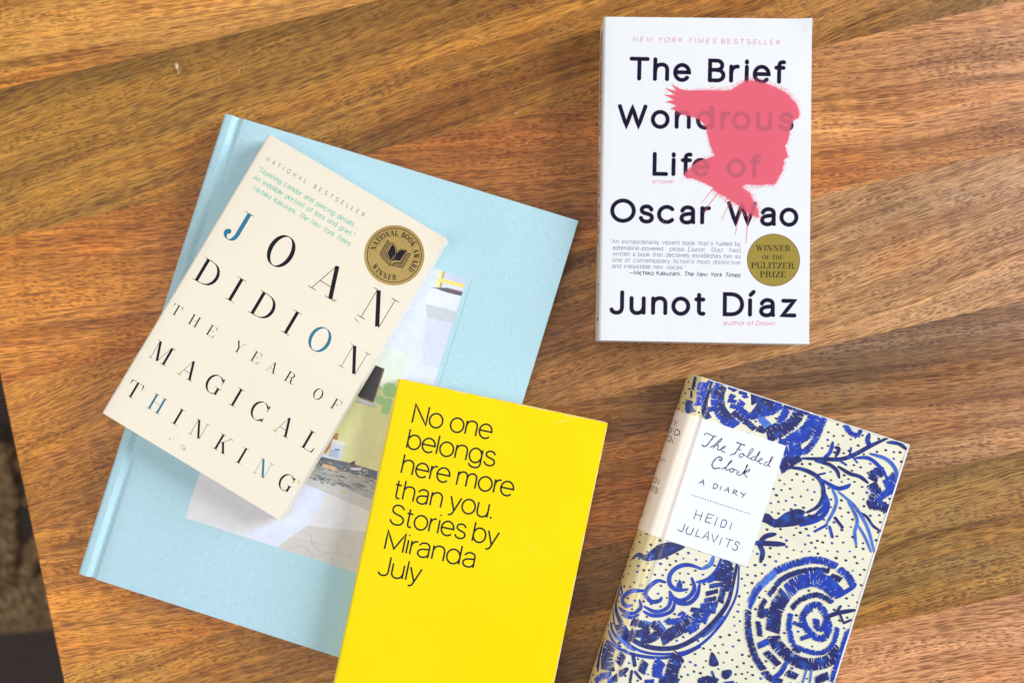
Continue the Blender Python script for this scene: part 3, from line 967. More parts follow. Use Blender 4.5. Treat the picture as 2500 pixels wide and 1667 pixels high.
def build_stool():
    root = bpy.data.objects.new('woven_stool', None); link(root)
    tag(root, 'blurred brown rope-woven stool on the floor beyond the left table edge', 'stool')
    def W(px, z): 
        p = at(px, z - TABLE_Z); return Vector((p.x, p.y, z))
    c = W((-40, 1330), 200)
    root.location = (c.x * MM, c.y * MM, 0)
    def B(name, a, b, r, za=200, zb=None, sag=0):
        bar(name, W(a, za) - Vector((c.x, c.y, 0)), W(b, za if zb is None else zb) - Vector((c.x, c.y, 0)), r, root, sag=sag)
    # front roll, wrapped in many turns
    for j, (yy, z, r) in enumerate(((1420, 200, 9), (1447, 204, 9.5), (1474, 206, 10), (1500, 204, 9.5), (1522, 196, 9))):
        B('woven_rail', (-300, yy + 22), (205, yy - 14), r, z)
    B('rung', (-300, 1362), (205, 1330), 8, 198)
    B('rung', (-300, 1236), (205, 1214), 5, 200)
    B('rung', (-300, 1120), (205, 1092), 8, 196)
    B('strand', (18, 1080), (28, 1440), 9, 206)
    B('strand', (10, 1100), (36, 1240), 6, 212)
    B('strand', (62, 1400), (110, 1330), 7, 208)
    B('strand', (48, 1392), (96, 1300), 5, 200)
    B('strand', (20, 1165), (100, 1080), 6, 206)
    B('strand', (-110, 1080), (-100, 1440), 9, 206)
    B('strand', (-60, 1400), (-10, 1320), 6, 206)
    B('strand', (60, 1230), (90, 1190), 5, 206)
    for px in ((-280, 1100), (150, 1070), (-280, 1500), (150, 1480)):
        bar('leg', W(px, 190) - Vector((c.x, c.y, 0)), (W(px, 190) - Vector((c.x, c.y, 190))), 12, root)
build_stool()

#@@BOOKS
# ------------------------------------------------------------------ materials shared by the books
white_cut = paper('cut_paper_edge', lin((240, 236, 228)), 0.8, 0.2, 0, 0.05, 0.1)
pages_white = page_mat('page_edges_white', (244, 240, 232))
pages_cream = page_mat('page_edges_cream', (236, 220, 190))

def paperback_profile(W, t, r=1.6, skew=0.0):
    """back fore edge -> spine -> front fore edge (outer surface, clockwise so that left of travel is outside)"""
    p = [(W, 0.0), (r, 0.0)]
    p += arc(r, r, r, r, 270, 180, 5)[1:]
    p += arc(r, t - r, r, r, 180, 90, 6)
    p += [(W, t)]
    return [(x - (skew * (1 - z / t) if x < W - 1 else 0), z) for x, z in p]

def flip_profile_normals(b):
    # travel goes right->left on the bottom, up the spine, left->right on top: outside is to the left
    pass

def corner_lift(W, H, items):
    def f(x, y):
        z = 0.0
        for cx, cy, r, a in items:
            d = hypot(x - cx, y - cy)
            if d < r: z += a * (1 - d / r) ** 2
        return z
    return f

def paperback(kind, tl, ang, W, H, base, t, cover, pages, label, lift=None, th=0.35, spine_mat=None, skew=0.0):
    b = Book(kind, tl, ang, W, H, base, paperback_profile(W, t, skew=skew), label, lift=lift)
    S = b.s
    s_sp0, s_sp1 = W - 1.6, None
    # arc lengths where spine starts and ends
    i0 = 1
    i1 = len(b.prof) - 2
    b.s_spine0, b.s_front0 = S[i0], S[i1 - 6]
    b.block(0.45, W - 0.25, th + 0.02, t - th - 0.02, 0.2, pages)
    b.shell('back_cover', 0, S[i0], [cover, white_cut], th, cap1=False)
    b.spine = b.shell('spine', S[i0], b.s_front0, [spine_mat or cover, white_cut], th, False, False)
    b.front = b.shell('front_cover', b.s_front0, S[-1], [cover, white_cut], th, cap0=False, ny=34)
    return b

# ---- 1. light blue cloth hardcover with a tipped-in photograph
def cloth_material():
    k = NT('blue_book_cloth')
    co = k.obj()
    s1 = k.noise(k.vmul(co, (260, 2600, 1)), 1, 2, 0.6)
    s2 = k.noise(k.vmul(co, (2600, 260, 1)), 1, 2, 0.6)
    wv = k.math('ADD', s1, s2)
    n = k.noise(co, 9, 2)
    c = k.mix(k.ramp(wv, 0.7, 1.3), lin((174, 212, 224)), lin((196, 228, 238)))
    c = k.mix(k.ramp(n, 0.35, 0.7, 0, 0.25), c, lin((176, 214, 214)))
    k.link(c, k.b.inputs['Base Color'])
    k.b.inputs['Roughness'].default_value = 0.8
    k.b.inputs['Specular IOR Level'].default_value = 0.12
    k.b.inputs['Sheen Weight'].default_value = 0.05
    k.bump(wv, 0.25, 0.0003)
    return k.m
cloth = cloth_material()
BT = 13.0
prof = [(237.8, 0.0), (11, 0.0), (9.6, 0.5), (8.8, 1.1), (8.0, 0.5), (6.5, 0.0), (3.0, 0.0)] + arc(2.2, 2.2, 2.2, 2.2, 270, 180, 5)[1:] \
     + arc(2.4, BT - 2.2, 2.4, 2.3, 180, 90, 7) + [(4.4, BT + 0.35), (5.8, BT + 0.35), (7.0, BT - 0.1), (8.2, BT - 1.1), (9.4, BT - 1.9), (10.4, BT - 1.8), (11.4, BT - 1.0), (12.4, BT - 0.25), (13.6, BT), (237.8, BT)]
blue = Book('blue_book', (-199.6, 168.4), -17.15, 237.8, 307.4, 0, prof, 'large pale blue cloth hardcover with a building photograph, beneath the cream and yellow books')
blue.block(4, 233.5, 2.7, BT - 2.7, 3.5, pages_white)
s_a = blue.s[6]; s_b = blue.s[-9]
blue.shell('back_cover', 0, s_a, [cloth, cloth], 2.4, cap1=False)
blue.spine = blue.shell('spine', s_a, s_b, [cloth, cloth], 1.6, False, False)
blue.front = blue.shell('front_cover', s_b, blue.s[-1], [cloth, cloth], 2.4, cap0=False)

def blue_print():
    k = NT('printed_photograph')
    c = k.attr('tone').outputs['Color']
    n = k.noise(k.obj(), 260, 2)
    c2 = k.mix(k.ramp(n, 0.35, 0.7, 0, 0.22), c, k.mix(1.0, c, (0.72, 0.74, 0.76, 1), 'MULTIPLY'))
    k.link(c2, k.b.inputs['Base Color'])
    k.b.inputs['Roughness'].default_value = 0.42
    P = Ink(blue, 0.05, step=0.0006, mod=9999)
    def zc(o, s): return lambda x, y: blue.px((o[0] + x / s, o[1] + y / s))
    Z5 = zc((840, 620), 5.6); Z7 = zc((780, 900), 4.48); ZE = zc((440, 1000), 3.7333)
    TR = blue.px((1140, 679)); BL = blue.px((452, 1264)); 
    x0, x1, y0, y1 = BL[0], TR[0], BL[1], TR[1]
    def poly(c, pts, f):
        P.color = lin(c)[:3]
        P.poly([(min(x1, max(x0, q[0])), min(y1, max(y0, q[1]))) for q in [f(*p) for p in pts]])
        return P
    P.k = 0
    P.off = 0.04
    poly((222, 229, 244), [(0, 0), (1, 0), (1, 1), (0, 1)], lambda a, b: (x0 + (x1 - x0) * a, y0 + (y1 - y0) * b))
    # pavement and ground
    poly((229, 227, 229), [(-600, 300), (160, 560), (1000, 640), (1290, 1560), (-600, 1400)], ZE)
    poly((224, 230, 248), [(1150, 640), (1060, 800), (1000, 980), (560, 1130), (880, 1260), (1000, 1180), (1160, 1050), (1700, 1110), (1790, 880), (1300, 700)], ZE)
    poly((228, 226, 226), [(1330, 720), (1700, 860), (1800, 900), (1690, 1112), (1160, 1056), (1280, 900)], ZE)
    poly((214, 208, 202), [(1160, 1056), (1695, 1112), (1620, 1480), (1500, 1470), (880, 1262), (1020, 1150)], ZE)
    # yellow wall
    poly((222, 232, 220), [(590, 1300), (895, 1365), (800, 1640), (400, 1800), (300, 1640)], Z5)
    poly((226, 222, 158), [(560, 120), (860, 150), (1100, 200), (900, 560), (640, 1120), (200, 1000), (0, 900), (200, 400), (500, 60)], Z7)
    poly((220, 217, 166), [(700, 480), (860, 500), (760, 1110), (640, 1120), (690, 800)], Z7)
    poly((222, 230, 216), [(640, 20), (900, 60), (880, 200), (780, 180), (660, 230), (600, 160)], Z7)
    # window
    poly((120, 78, 60), [(700, -10), (712, 10), (592, 372), (430, 318), (440, 290)], Z7)
    poly((34, 28, 30), [(690, -8), (696, 4), (582, 352), (450, 305), (400, 300), (560, -60)], Z7)
    poly((205, 205, 206), [(400, 330), (440, 322), (626, 384), (618, 412), (590, 418), (396, 356)], Z7)
    poly((168, 168, 172), [(400, 352), (596, 412), (592, 420), (392, 362)], Z7)
    for q in ([(700, 180), (740, 150), (800, 160), (840, 185), (830, 300), (790, 320), (720, 300), (692, 260)], [(652, 190), (676, 186), (682, 220), (664, 240), (650, 225)],
              [(640, 262), (658, 258), (656, 280), (640, 282)], [(618, 292), (700, 300), (704, 390), (664, 392), (606, 360)], [(716, 312), (790, 330), (800, 350), (760, 492), (735, 500), (668, 482), (690, 400)]):
        poly((160, 204, 138), q, Z7)
    # roof fragment and balcony
    poly((236, 233, 178), [(1296, 225), (1360, 235), (1300, 470), (1236, 470)], Z5)
    poly((190, 164, 88), [(1352, 232), (1378, 240), (1330, 480), (1300, 470)], Z5)
    poly((204, 212, 238), [(1390, 240), (1690, 325), (1668, 420), (1352, 330)], Z5)
    poly((242, 222, 128), [(1290, 325), (1668, 415), (1655, 472), (1300, 385)], Z5)
    poly((96, 88, 100), [(1190, 455), (1300, 462), (1420, 462), (1640, 520), (1622, 578), (1540, 560), (1380, 520), (1280, 480)], Z5)
    poly((196, 150, 140), [(1420, 458), (1640, 515), (1636, 528), (1420, 472)], Z5)
    poly((230, 234, 250), [(1180, 480), (1290, 490), (1400, 524), (1540, 565), (1622, 580), (1556, 790), (1112, 680)], Z5)
    poly((203, 208, 214), [(1112, 680), (1556, 790), (1510, 945), (1140, 868)], Z5)
    poly((214, 222, 238), [(1150, 880), (1510, 945), (1300, 1560), (1040, 1500)], Z5)
    # bucket and rubble along the foot of the wall
    poly((196, 132, 84), [(120, 700), (210, 705), (196, 775), (60, 930), (40, 900)], Z7)
    poly((214, 220, 230), [(140, 775), (282, 815), (232, 1000), (90, 962)], Z7)
    poly((238, 234, 220), [(150, 765), (284, 808), (280, 842), (140, 815)], Z7)
    poly((176, 190, 212), [(120, 880), (215, 900), (200, 980), (98, 955)], Z7)
    poly((62, 120, 150), [(168, 872), (225, 882), (222, 896), (166, 888)], Z7)
    poly((96, 100, 114), [(-200, 900), (20, 960), (300, 1020), (640, 1120), (620, 1230), (300, 1160), (-200, 1010)], Z7)
    poly((178, 172, 168), [(-200, 1010), (0, 1060), (300, 1130), (620, 1210), (600, 1480), (300, 1390), (-200, 1180)], Z7)
    poly((206, 202, 200), [(-200, 1175), (250, 1290), (600, 1440), (560, 1560), (-200, 1240)], Z7)
    rnd = random.Random(3)
    for i in range(210):
        x = rnd.uniform(-140, 610); f = rnd.uniform(0, 1)
        y = 985 + x * 0.235 + f * (250 - x * 0.03)
        L = rnd.uniform(10, 70); th = rnd.uniform(5, 16); a = rnd.uniform(0.1, 0.5)
        c = rnd.choice([(70, 78, 92), (96, 118, 120), (120, 150, 148), (150, 140, 132), (210, 204, 196), (60, 60, 70), (196, 168, 120), (120, 132, 150)])
        ca, sa = cos(a), sin(a)
        poly(c, [(x, y), (x + L * ca, y + L * sa), (x + L * ca - th * sa, y + L * sa + th * ca), (x - th * sa * 0.6, y + th * ca * 0.6)], Z7)
    poly((214, 180, 140), [(40, 1035), (170, 1070), (205, 1110), (150, 1115), (20, 1065)], Z7)
    poly((176, 74, 56), [(388, 1050), (440, 1066), (420, 1085), (385, 1075)], Z7)
    poly((226, 220, 224), [(330, 1080), (470, 1080), (450, 1112), (350, 1105)], Z7)
    poly((62, 62, 74), [(330, 1030), (388, 1002), (386, 1056), (350, 1050)], Z7)
    poly((216, 190, 132), [(235, 1325), (290, 1335), (270, 1358), (232, 1345)], Z7)
    poly((180, 160, 130), [(470, 1382), (550, 1388), (546, 1400), (470, 1394)], Z7)
    # cracks of the paving
    P.color = lin((200, 194, 186))[:3]
    for c in ([(1030, 1180), (1190, 1200), (1320, 1230)], [(1190, 1130), (1210, 1230), (1290, 1290), (1450, 1300)], [(1000, 1270), (1120, 1240), (1230, 1330), (1330, 1300)], [(1330, 1300), (1400, 1370), (1390, 1420)], [(1440, 1180), (1440, 1300), (1560, 1340)]):
        P.ribbon(smooth([ZE(*p) for p in c]), 0.35)
    P.done('cover_photograph', k.m, blue.front, True)
    # blind-stamped line of the recess, to the right of the photograph
    E = Ink(blue, 0.02)
    xr = blue.px((1155.5, 672))[0]
    E.ribbon([(xr, y1 + 1), (xr, y0 + 1)], 0.3)
    E.done('stamped_line', flat_ink('stamped_cloth', lin((128, 178, 186)), 0.8, 0.2), blue.front)
    F = Ink(blue, 0.02)
    for p, r in (((370, 1412), 0.5), ((508.5, 487.5), 0.9), ((698, 340), 0.25), ((820, 400), 0.2)):
        F.disc(blue.px(p), r)
    F.done('specks', flat_ink('pale_specks', lin((214, 224, 216)), 0.8, 0.2), blue.front)
blue_print()

# ---- 2. cream paperback lying on the blue book
cream_cover = paper('cream_cover', lin((243, 232, 211)), 0.42, 0.42, 0.0, 0.05, 0.35, lin((244, 228, 200)))
didion = paperback('cream_paperback', (-166.9, 151.3), -30.55, 130.2, 202.4, 13.2, 14.6, cream_cover, pages_white,
    'cream paperback with wide-spaced serif capitals and a round gold seal, on the blue book',
    lift=corner_lift(130, 202, [(130.2, 101, 14, 1.2), (130.2, -101, 12, 0.7)]))

def didion_print():
    ang = radians(30.6)
    e = (cos(ang), sin(ang)); f = (-sin(ang), cos(ang))
    def P(s, n): return didion.px((s * e[0] + n * f[0], s * e[1] + n * f[1]))
    black = Ink(didion, 0.03)
    rows = [
     (217.4, 78, [('J', 760, 803, 1), ('O', 872, 934, 0), ('A', 1003, 1079, 0), ('N', 1142.5, 1214, 0)]),
     (345.6, 60, [('D', 750, 803, 0), ('I', 843, 867.8, 0), ('D', 908, 961, 0), ('I', 1001.3, 1025.7, 0), ('O', 1068, 1120, 1), ('N', 1164, 1220, 0)]),
     (445.4, 26.5, [('T', 745, 768, 0), ('H', 795, 820, 0), ('E', 846, 867, 0), ('Y', 921.5, 946.5, 0), ('E', 972, 993, 0), ('A', 1017.5, 1042, 0), ('R', 1067.5, 1092, 0), ('O', 1147, 1170, 0), ('F', 1199, 1219, 0)]),
     (563.5, 46, [('M', 755, 804, 0), ('A', 836, 878, 0), ('G', 908, 950, 0), ('I', 982.3, 1000.3, 0), ('C', 1036, 1074, 0), ('A', 1107.5, 1150, 0), ('L', 1185, 1217, 0)]),
     (672.5, 40.5, [('T', 750.5, 783, 0), ('H', 813.5, 850, 1), ('I', 884, 900, 0), ('N', 933.5, 969, 0), ('K', 1003, 1039, 0), ('I', 1067, 1083, 0), ('N', 1117, 1153, 2), ('G', 1184, 1220, 0)]),
    ]
    for ri, (n, cap, ls) in enumerate(rows):
        for ch, s0, s1, tl in ls:
            nn = n + (0.012 * (s0 - 760) if ri == 4 else 0)
            A = P(s0, nn); B = P(s1, nn); C = P(s0, nn - cap)
            w = hypot(B[0] - A[0], B[1] - A[1]); h = hypot(C[0] - A[0], C[1] - A[1])
            ev = ((B[0] - A[0]) / w, (B[1] - A[1]) / w); fv = (-ev[1], ev[0])
            k = h / 100
            gw = SERIF[ch][0]
            pen = Pen(13.5 if ri < 2 else 13.0, 2.0 if ri < 2 else 2.3)
            black.color = lin((42, 122, 152) if tl else (20, 14, 28))[:3]
            glyph(black, ch, SERIF, pen, Place(A, ev, fv, k, w / k / gw))
    tk = NT('title_print'); tk.link(tk.attr('tone').outputs['Color'], tk.b.inputs['Base Color']); tk.b.inputs['Roughness'].default_value = 0.45; tk.b.inputs['Specular IOR Level'].default_value = 0.15
    black.done('title_lettering', tk.m, didion.front, True)
    g = Ink(didion, 0.03)
    line_of(g, 'NATIONAL BESTSELLER', (649.2, 392.4), (886.5, 530), 2.8, SANS, Pen(13.5), sp=50, word=110, squeeze=(0.72, 0.72))
    g.done('bestseller_line', flat_ink('grey_print', lin((140, 136, 130)), 0.45, 0.3, 0.05), didion.front)
    q = Ink(didion, 0.03)
    pn = Pen(15, 9, pw=1.2)
    line_of(q, '“Stunning candor and piercing details. . . .', (628, 417), (891, 572.5), 3.4, SANS, pn, sp=32, word=96, squeeze=(0.6, 1.2))
    line_of(q, 'An indelible portrait of loss and grief.”', (617, 437.5), (862, 580), 3.4, SANS, pn, sp=32, word=96, squeeze=(0.6, 1.2))
    line_of(q, '–Michiko Kakutani, The New York Times', (609.6, 459.4), (852.5, 602), 3.4, SANS, pn, sp=32, word=96, squeeze=(0.6, 1.2), slant=0.22, slant_span=(19, 99))
    q.done('review_quote', flat_ink('green_print', lin((104, 198, 176)), 0.45, 0.3, 0.1), didion.front)
    # gold seal
    c = didion.px((962.6, 623.3)); r = 74.0 / 3.945
    gm = NT('gold_foil')
    gn = gm.noise(gm.obj(), 500, 2)
    gm.link(gm.mix(gm.ramp(gn, 0.3, 0.7), lin((158, 131, 70)), lin((168, 140, 78))), gm.b.inputs['Base Color'])
    gm.b.inputs['Metallic'].default_value = 0.5; gm.b.inputs['Roughness'].default_value = 0.38
    global gold
    gold = gm.m
    S = Ink(didion, 0.06); S.disc(c, r, 72, off=0.06); S.done('award_seal', gold, didion.front)
    K = Ink(didion, 0.09)
    sc = 1 / 8.711 / 3.945
    rr = 580 * sc
    K.ribbon([(c[0] + rr * cos(2 * pi * i / 96), c[1] + rr * sin(2 * pi * i / 96)) for i in range(97)], 0.42)
    # directions on the cover: the seal turns with the book
    pen = Pen(19, 6)
    rot = 30.55
    arc_text(K, 'NATIONAL', c, 418 * sc, 118 * sc, 166 + rot, 80 + rot, SERIF, pen, sx=0.72)
    arc_text(K, 'BOOK', c, 418 * sc, 118 * sc, 70.5 + rot, 25 + rot, SERIF, pen, sx=0.72)
    arc_text(K, 'AWARD', c, 418 * sc, 118 * sc, 17 + rot, -45 + rot, SERIF, pen, sx=0.70)
    arc_text(K, 'WINNER', c, 530 * sc, 112 * sc, 203.5 + rot, 276 + rot, SERIF, pen, flip=True, sx=0.74)
    def Z(x, y): return didion.px((870 + x / 8.711, 530 + y / 8.711))
    out = lambda pts, w, closed=True: K.ribbon([Z(*p) for p in (pts + [pts[0]] if closed else pts)], w * sc)
    out([(668, 490), (720, 560), (612, 745), (640, 800), (670, 880), (672, 960), (660, 995), (498, 785)], 11)
    out([(760, 535), (820, 590), (855, 660), (862, 720), (930, 690), (1010, 690), (1078, 712), (945, 970), (880, 955), (800, 975), (710, 1040), (690, 1035), (700, 960), (690, 870), (640, 765)], 11)
    out([(1080, 765), (1155, 778), (990, 1078), (745, 1032), (800, 985), (870, 965), (950, 978)], 11)
    K.poly([Z(*p) for p in [(768, 575), (815, 630), (838, 700), (820, 780), (715, 940), (700, 850), (662, 765)]])
    K.poly([Z(*p) for p in [(1062, 722), (990, 700), (920, 712), (862, 760), (765, 942), (840, 918), (930, 932)]])
    K.poly([Z(*p) for p in [(862, 700), (856, 760), (705, 1030), (698, 1010)]])
    K.done('seal_lettering', flat_ink('seal_black', lin((26, 20, 30)), 0.45, 0.3, 0.05), didion.front)
    T = Ink(didion, 0.075)
    T.poly([Z(*p) for p in [(668, 500), (712, 560), (606, 745), (634, 810), (660, 890), (660, 985), (506, 785)]])
    T.poly([Z(*p) for p in [(1082, 772), (1146, 784), (985, 1070), (757, 1028), (805, 992), (870, 973), (955, 985)]])
    T.done('seal_tint', flat_ink('seal_brown', lin((132, 110, 68)), 0.5, 0.3, 0.1), didion.front)
    # scuffs and a scratched patch
    m = Ink(didion, 0.03)
    def Y(x, y): return didion.px((380 + x / 5.6, 1030 + y / 5.6))
    rnd = random.Random(5)
    for (x, y, dx, dy, n, L) in ((225, 238, 60, 10, 9, 40), (385, 365, 26, 24, 16, 34), (345, 335, 50, 30, 7, 40), (380, 440, 10, 5, 2, 12)):
        for i in range(n):
            p = (x + rnd.uniform(-dx, dx), y + rnd.uniform(-dy, dy)); a = rnd.choice((-0.9, -0.5, 0.3, 0.1))
            l = rnd.uniform(0.3, 1) * L
            m.ribbon([Y(*p), Y(p[0] + l * cos(a), p[1] + l * sin(a))], rnd.uniform(0.08, 0.22))
    for p, q2 in (((812, 728), (822, 736)), ((866, 776), (877, 788)), ((868, 779), (872, 783))):
        m.ribbon([didion.px(p), didion.px(q2)], 0.45)
    m.done('scuff_marks', flat_ink('grey_scuff', lin((160, 150, 132)), 0.7, 0.2, 0.3), didion.front)
    t = Ink(didion, 0.03)
    t.poly([Y(*p) for p in [(1958, 775), (1985, 762), (2018, 800), (2012, 835), (1975, 838), (1962, 815)]])
    t.poly([Y(*p) for p in [(1880, 950), (1900, 945), (1912, 975), (1890, 990)]])
    for i in range(9):
        x = 1960 - i * 10; y = 860 + i * 14
        t.ribbon([Y(x, y), Y(x - 16, y + 24)], 0.14)
    t.ribbon([Y(x, y) for x, y in ((1885, 985), (1850, 1050), (1800, 1150), (1745, 1250), (1700, 1330))], 0.3)
    t.done('torn_patches', flat_ink('bare_paper', lin((250, 247, 243)), 0.8, 0.2, 0.0), didion.front)
    tt = Ink(didion, 0.028)
    tt.poly([Y(*p) for p in [(1945, 790), (1962, 775), (1975, 838), (1960, 850), (1948, 830)]])
    tt.done('torn_patches', flat_ink('yellowed_paper', lin((224, 206, 164)), 0.8, 0.2, 0.0), didion.front)
didion_print()

# ---- 3. yellow paperback lying half on the blue book
yellow_cover = paper('yellow_cover', lin((255, 228, 0), 0.98), 0.45, 0.10, 0.0, 0.12, 0.5, lin((250, 214, 0)))
july = paperback('yellow_paperback', (-84.6, -1.8), -11.85, 132.2, 203.0, 13.2, 15.8, yellow_cover, pages_cream,
    'bright yellow paperback with thin black sans-serif title, overlapping the blue book at the bottom', lift=corner_lift(132, 203, [(132.2, 101.5, 10, 0.5)]))
def july_print():
    I = Ink(july, 0.03)
    e = (0.978, 0.208); f = (-0.208, 0.978)
    P = lambda s, n: (s * e[0] + n * f[0], s * e[1] + n * f[1])
    pen = Pen(9.2)
    for s, n, a, b in (('No one', 801.5, 1196.6, 1395.5), ('belongs', 864.2, 1196.2, 1417), ('here more', 927.2, 1195.8, 1476.5), ('than you.', 990, 1189.5, 1437.7),
                       ('Stories by', 1052.8, 1193.5, 1465.2), ('Miranda', 1116.6, 1194.9, 1420.7), ('July', 1179.9, 1192, 1299.2)):
        line_of(I, s, P(a, n), P(b, n), 12.5, SANS, pen, sp=17, word=42, squeeze=(0.86, 1.35))
    I.done('title_lettering', flat_ink('july_black', lin((18, 22, 28)), 0.38, 0.35, 0.04), july.front)
    # rubbed white edge along the fore edge and the head, a few creases
    w = Ink(july, 0.02)
    rnd = random.Random(2)
    hs = july.s[-1]
    y = -101.0
    while y < 100.5:
        L = rnd.uniform(1.5, 7)
        if rnd.random() < 0.8: w.ribbon([(hs - 0.16, y), (hs - 0.16, min(101.3, y + L))], rnd.uniform(0.15, 0.42))
        y += L
    s = july.s_front0 + 30
    while s < hs - 1:
        L = rnd.uniform(1, 6)
        if rnd.random() < 0.4: w.ribbon([(s, 101.3), (min(hs, s + L), 101.3)], rnd.uniform(0.12, 0.3))
        s += L
    w.ribbon([july.px((1362, 1031)), july.px((1375, 1028)), july.px((1388, 1023))], 0.16)
    w.ribbon([july.px((1385, 1015)), july.px((1387, 1019))], 0.3)
    w.ribbon([july.px((1293, 1341)), july.px((1299, 1328))], 0.12)
    w.done('rubbed_edge', flat_ink('rubbed_white', lin((246, 240, 206)), 0.7, 0.3, 0.0), july.front)
july_print()

# ---- 4. white paperback at the top right
white_cover = paper('white_cover', lin((235, 236, 238)), 0.4, 0.42, 0.0, 0.06, 0.35, lin((232, 234, 236)))
diaz = paperback('white_paperback', (43.3, 225.1), -1.04, 129.8, 203.1, 0, 24.0, white_cover, pages_white,
    'white paperback with dark rounded lettering over a sprayed pink head profile, top right', lift=corner_lift(130, 203, [(129.8, 101.5, 16, 1.6), (129.8, -101.5, 9, 0.8)]),
    spine_mat=paper('cream_spine', lin((250, 240, 222)), 0.45, 0.4, 0.0, 0.05, 0.2), skew=0.9)  # spine colour creamier than the front cover
def diaz_print():
    bk = diaz
    ZA = lambda x, y: (1430 + x / 3.7333, 20 + y / 3.7333)
    ZB = lambda x, y: (1430 + x / 3.647, 430 + y / 3.647)
    T = Ink(bk, 0.03, soft=0.22)
    pen = Pen(19.5, cap='round')
    cap = 217 / 3.7333 / 3.91
    H = 17
    for s, A, B in (('The Brief', ZA(395, 660), ZA(1818, 693)), ('Wondrous', ZA(290, 1092), ZA(1892, 1120)), ('Life of', ZA(608, 1528), ZA(1592, 1546)),
                    ('Oscar Wao', ZB(216, 412), ZB(1892, 450)), ('Junot Díaz', ZB(212, 1228), ZB(1872, 1258))):
        line_of(T, s, A, B, cap, SANS, pen, sp=30, word=72, squeeze=(0.92, 1.12))
    T.done('title_lettering', flat_ink('soft_dark_print', lin((22, 12, 46)), 0.45, 0.3, 0.04, soft=True), bk.front)
    p = Ink(bk, 0.03)
    line_of(p, 'NEW YORK TIMES BESTSELLER', ZA(430, 306), ZA(1772, 338), 3.1, SANS, Pen(13), sp=42, word=66, slant=0.2, slant_span=(0, 15))
    line_of(p, 'a novel', ZB(592, 66), ZB(780, 68), 2.8, SANS, Pen(14), sp=34)
    line_of(p, 'author of Drown', ZB(1226, 1326), ZB(1682, 1332), 2.9, SANS, Pen(15), sp=32, slant=0.2, slant_span=(10, 99))
    p.done('pink_lettering', flat_ink('pink_print', lin((226, 140, 156)), 0.45, 0.3, 0.1), bk.front)
    q = Ink(bk, 0.03)
    pq = Pen(12.5)
    for s, A, B in (('“An extraordinarily vibrant book that\'s fueled by', ZB(222, 600), ZB(1380, 624)), ('adrenaline-powered  prose...[Junot  Díaz  has]', ZB(238, 656), ZB(1378, 680)),
                    ('written a book that decisively establishes him as', ZB(238, 709), ZB(1378, 735)), ('one of contemporary fiction\'s most distinctive', ZB(236, 764), ZB(1376, 789)),
                    ('and irresistible new voices.”', ZB(234, 819), ZB(888, 832))):
        line_of(q, s, A, B, 2.75, SANS, pq, sp=31, word=92, squeeze=(0.7, 1.2))
    q.done('review_quote', flat_ink('mauve_print', lin((132, 128, 160)), 0.45, 0.3, 0.1), bk.front)
    b = Ink(bk, 0.03)
    line_of(b, '—Michiko Kakutani, The New York Times', ZB(388, 878), ZB(1376, 902), 2.8, SANS, Pen(17), sp=31, word=90, squeeze=(0.7, 1.2), slant=0.2, slant_span=(19, 99))
    b.done('review_credit', flat_ink('violet_print', lin((78, 68, 104)), 0.45, 0.3, 0.1), bk.front)
    # sprayed profile
    Z = lambda x, y: bk.px((1600 + x / 3.7342, 180 + y / 3.7342))
    out = [(235, 150), (330, 160), (500, 160), (620, 163), (690, 160), (760, 115), (830, 75), (875, 70), (950, 85), (1040, 110), (1110, 140), (1170, 170), (1220, 210), (1255, 255),
           (1285, 285), (1302, 330), (1312, 370), (1303, 400), (1260, 425), (1237, 460), (1222, 520), (1216, 570), (1203, 620), (1180, 660), (1188, 692), (1205, 748), (1196, 768),
           (1166, 785), (1173, 825), (1156, 850), (1160, 880), (1127, 935), (1100, 992), (1078, 1006), (1030, 1000), (960, 1010), (890, 1006), (830, 1004), (784, 1022), (805, 1054),
           (862, 1098), (877, 1150), (905, 1190), (930, 1240), (938, 1305), (900, 1285), (850, 1265), (800, 1222), (740, 1182), (690, 1150), (640, 1115), (590, 1090), (545, 1065),
           (520, 1030), (450, 995), (350, 955), (285, 948), (263, 925), (320, 860), (400, 800), (480, 775), (546, 750), (522, 700), (497, 630), (481, 560), (470, 490), (440, 448),
           (400, 415), (340, 390), (250, 370), (205, 345), (147, 318), (200, 292), (102, 255), (178, 240), (80, 194), (188, 198), (90, 136), (204, 168), (150, 105)]
    S = Ink(bk, 0.15)
    pts = [Z(*p_) for p_ in out]
    cl = pts + [pts[0]]
    i0 = S.poly(pts, off=0.15)
    sh = NT('sprayed_pink')
    aa = sh.attr('alpha').outputs['Fac']
    nz = sh.noise(sh.obj(), 1300, 2, 0.7)
    fall = sh.math('POWER', aa, 4.0)
    grit = sh.math('MULTIPLY', sh.math('SUBTRACT', nz, 0.5), sh.math('MULTIPLY', sh.math('SUBTRACT', 1.0, fall), 3.0))
    thr = sh.math('MULTIPLY', sh.ramp(sh.math('ADD', fall, grit), 0.0, 1.0, 0, 1, False), sh.ramp(aa, 0.0, 0.3))
    sh.b.inputs['Base Color'].default_value = (1.0, 0.18, 0.265, 1)
    sh.b.inputs['Roughness'].default_value = 0.5
    tr = sh.n('ShaderNodeBsdfTransparent'); tr.inputs[0].default_value = (0.90, 0.32, 0.36, 1)      # thin paint stains what lies under it
    clear = sh.n('ShaderNodeBsdfTransparent')
    m1 = sh.n('ShaderNodeMixShader'); m1.inputs[0].default_value = 0.56
    sh.link(tr.outputs[0], m1.inputs[1]); sh.link(sh.b.outputs[0], m1.inputs[2])
    m2 = sh.n('ShaderNodeMixShader'); sh.link(thr, m2.inputs[0])
    sh.link(clear.outputs[0], m2.inputs[1]); sh.link(m1.outputs[0], m2.inputs[2])
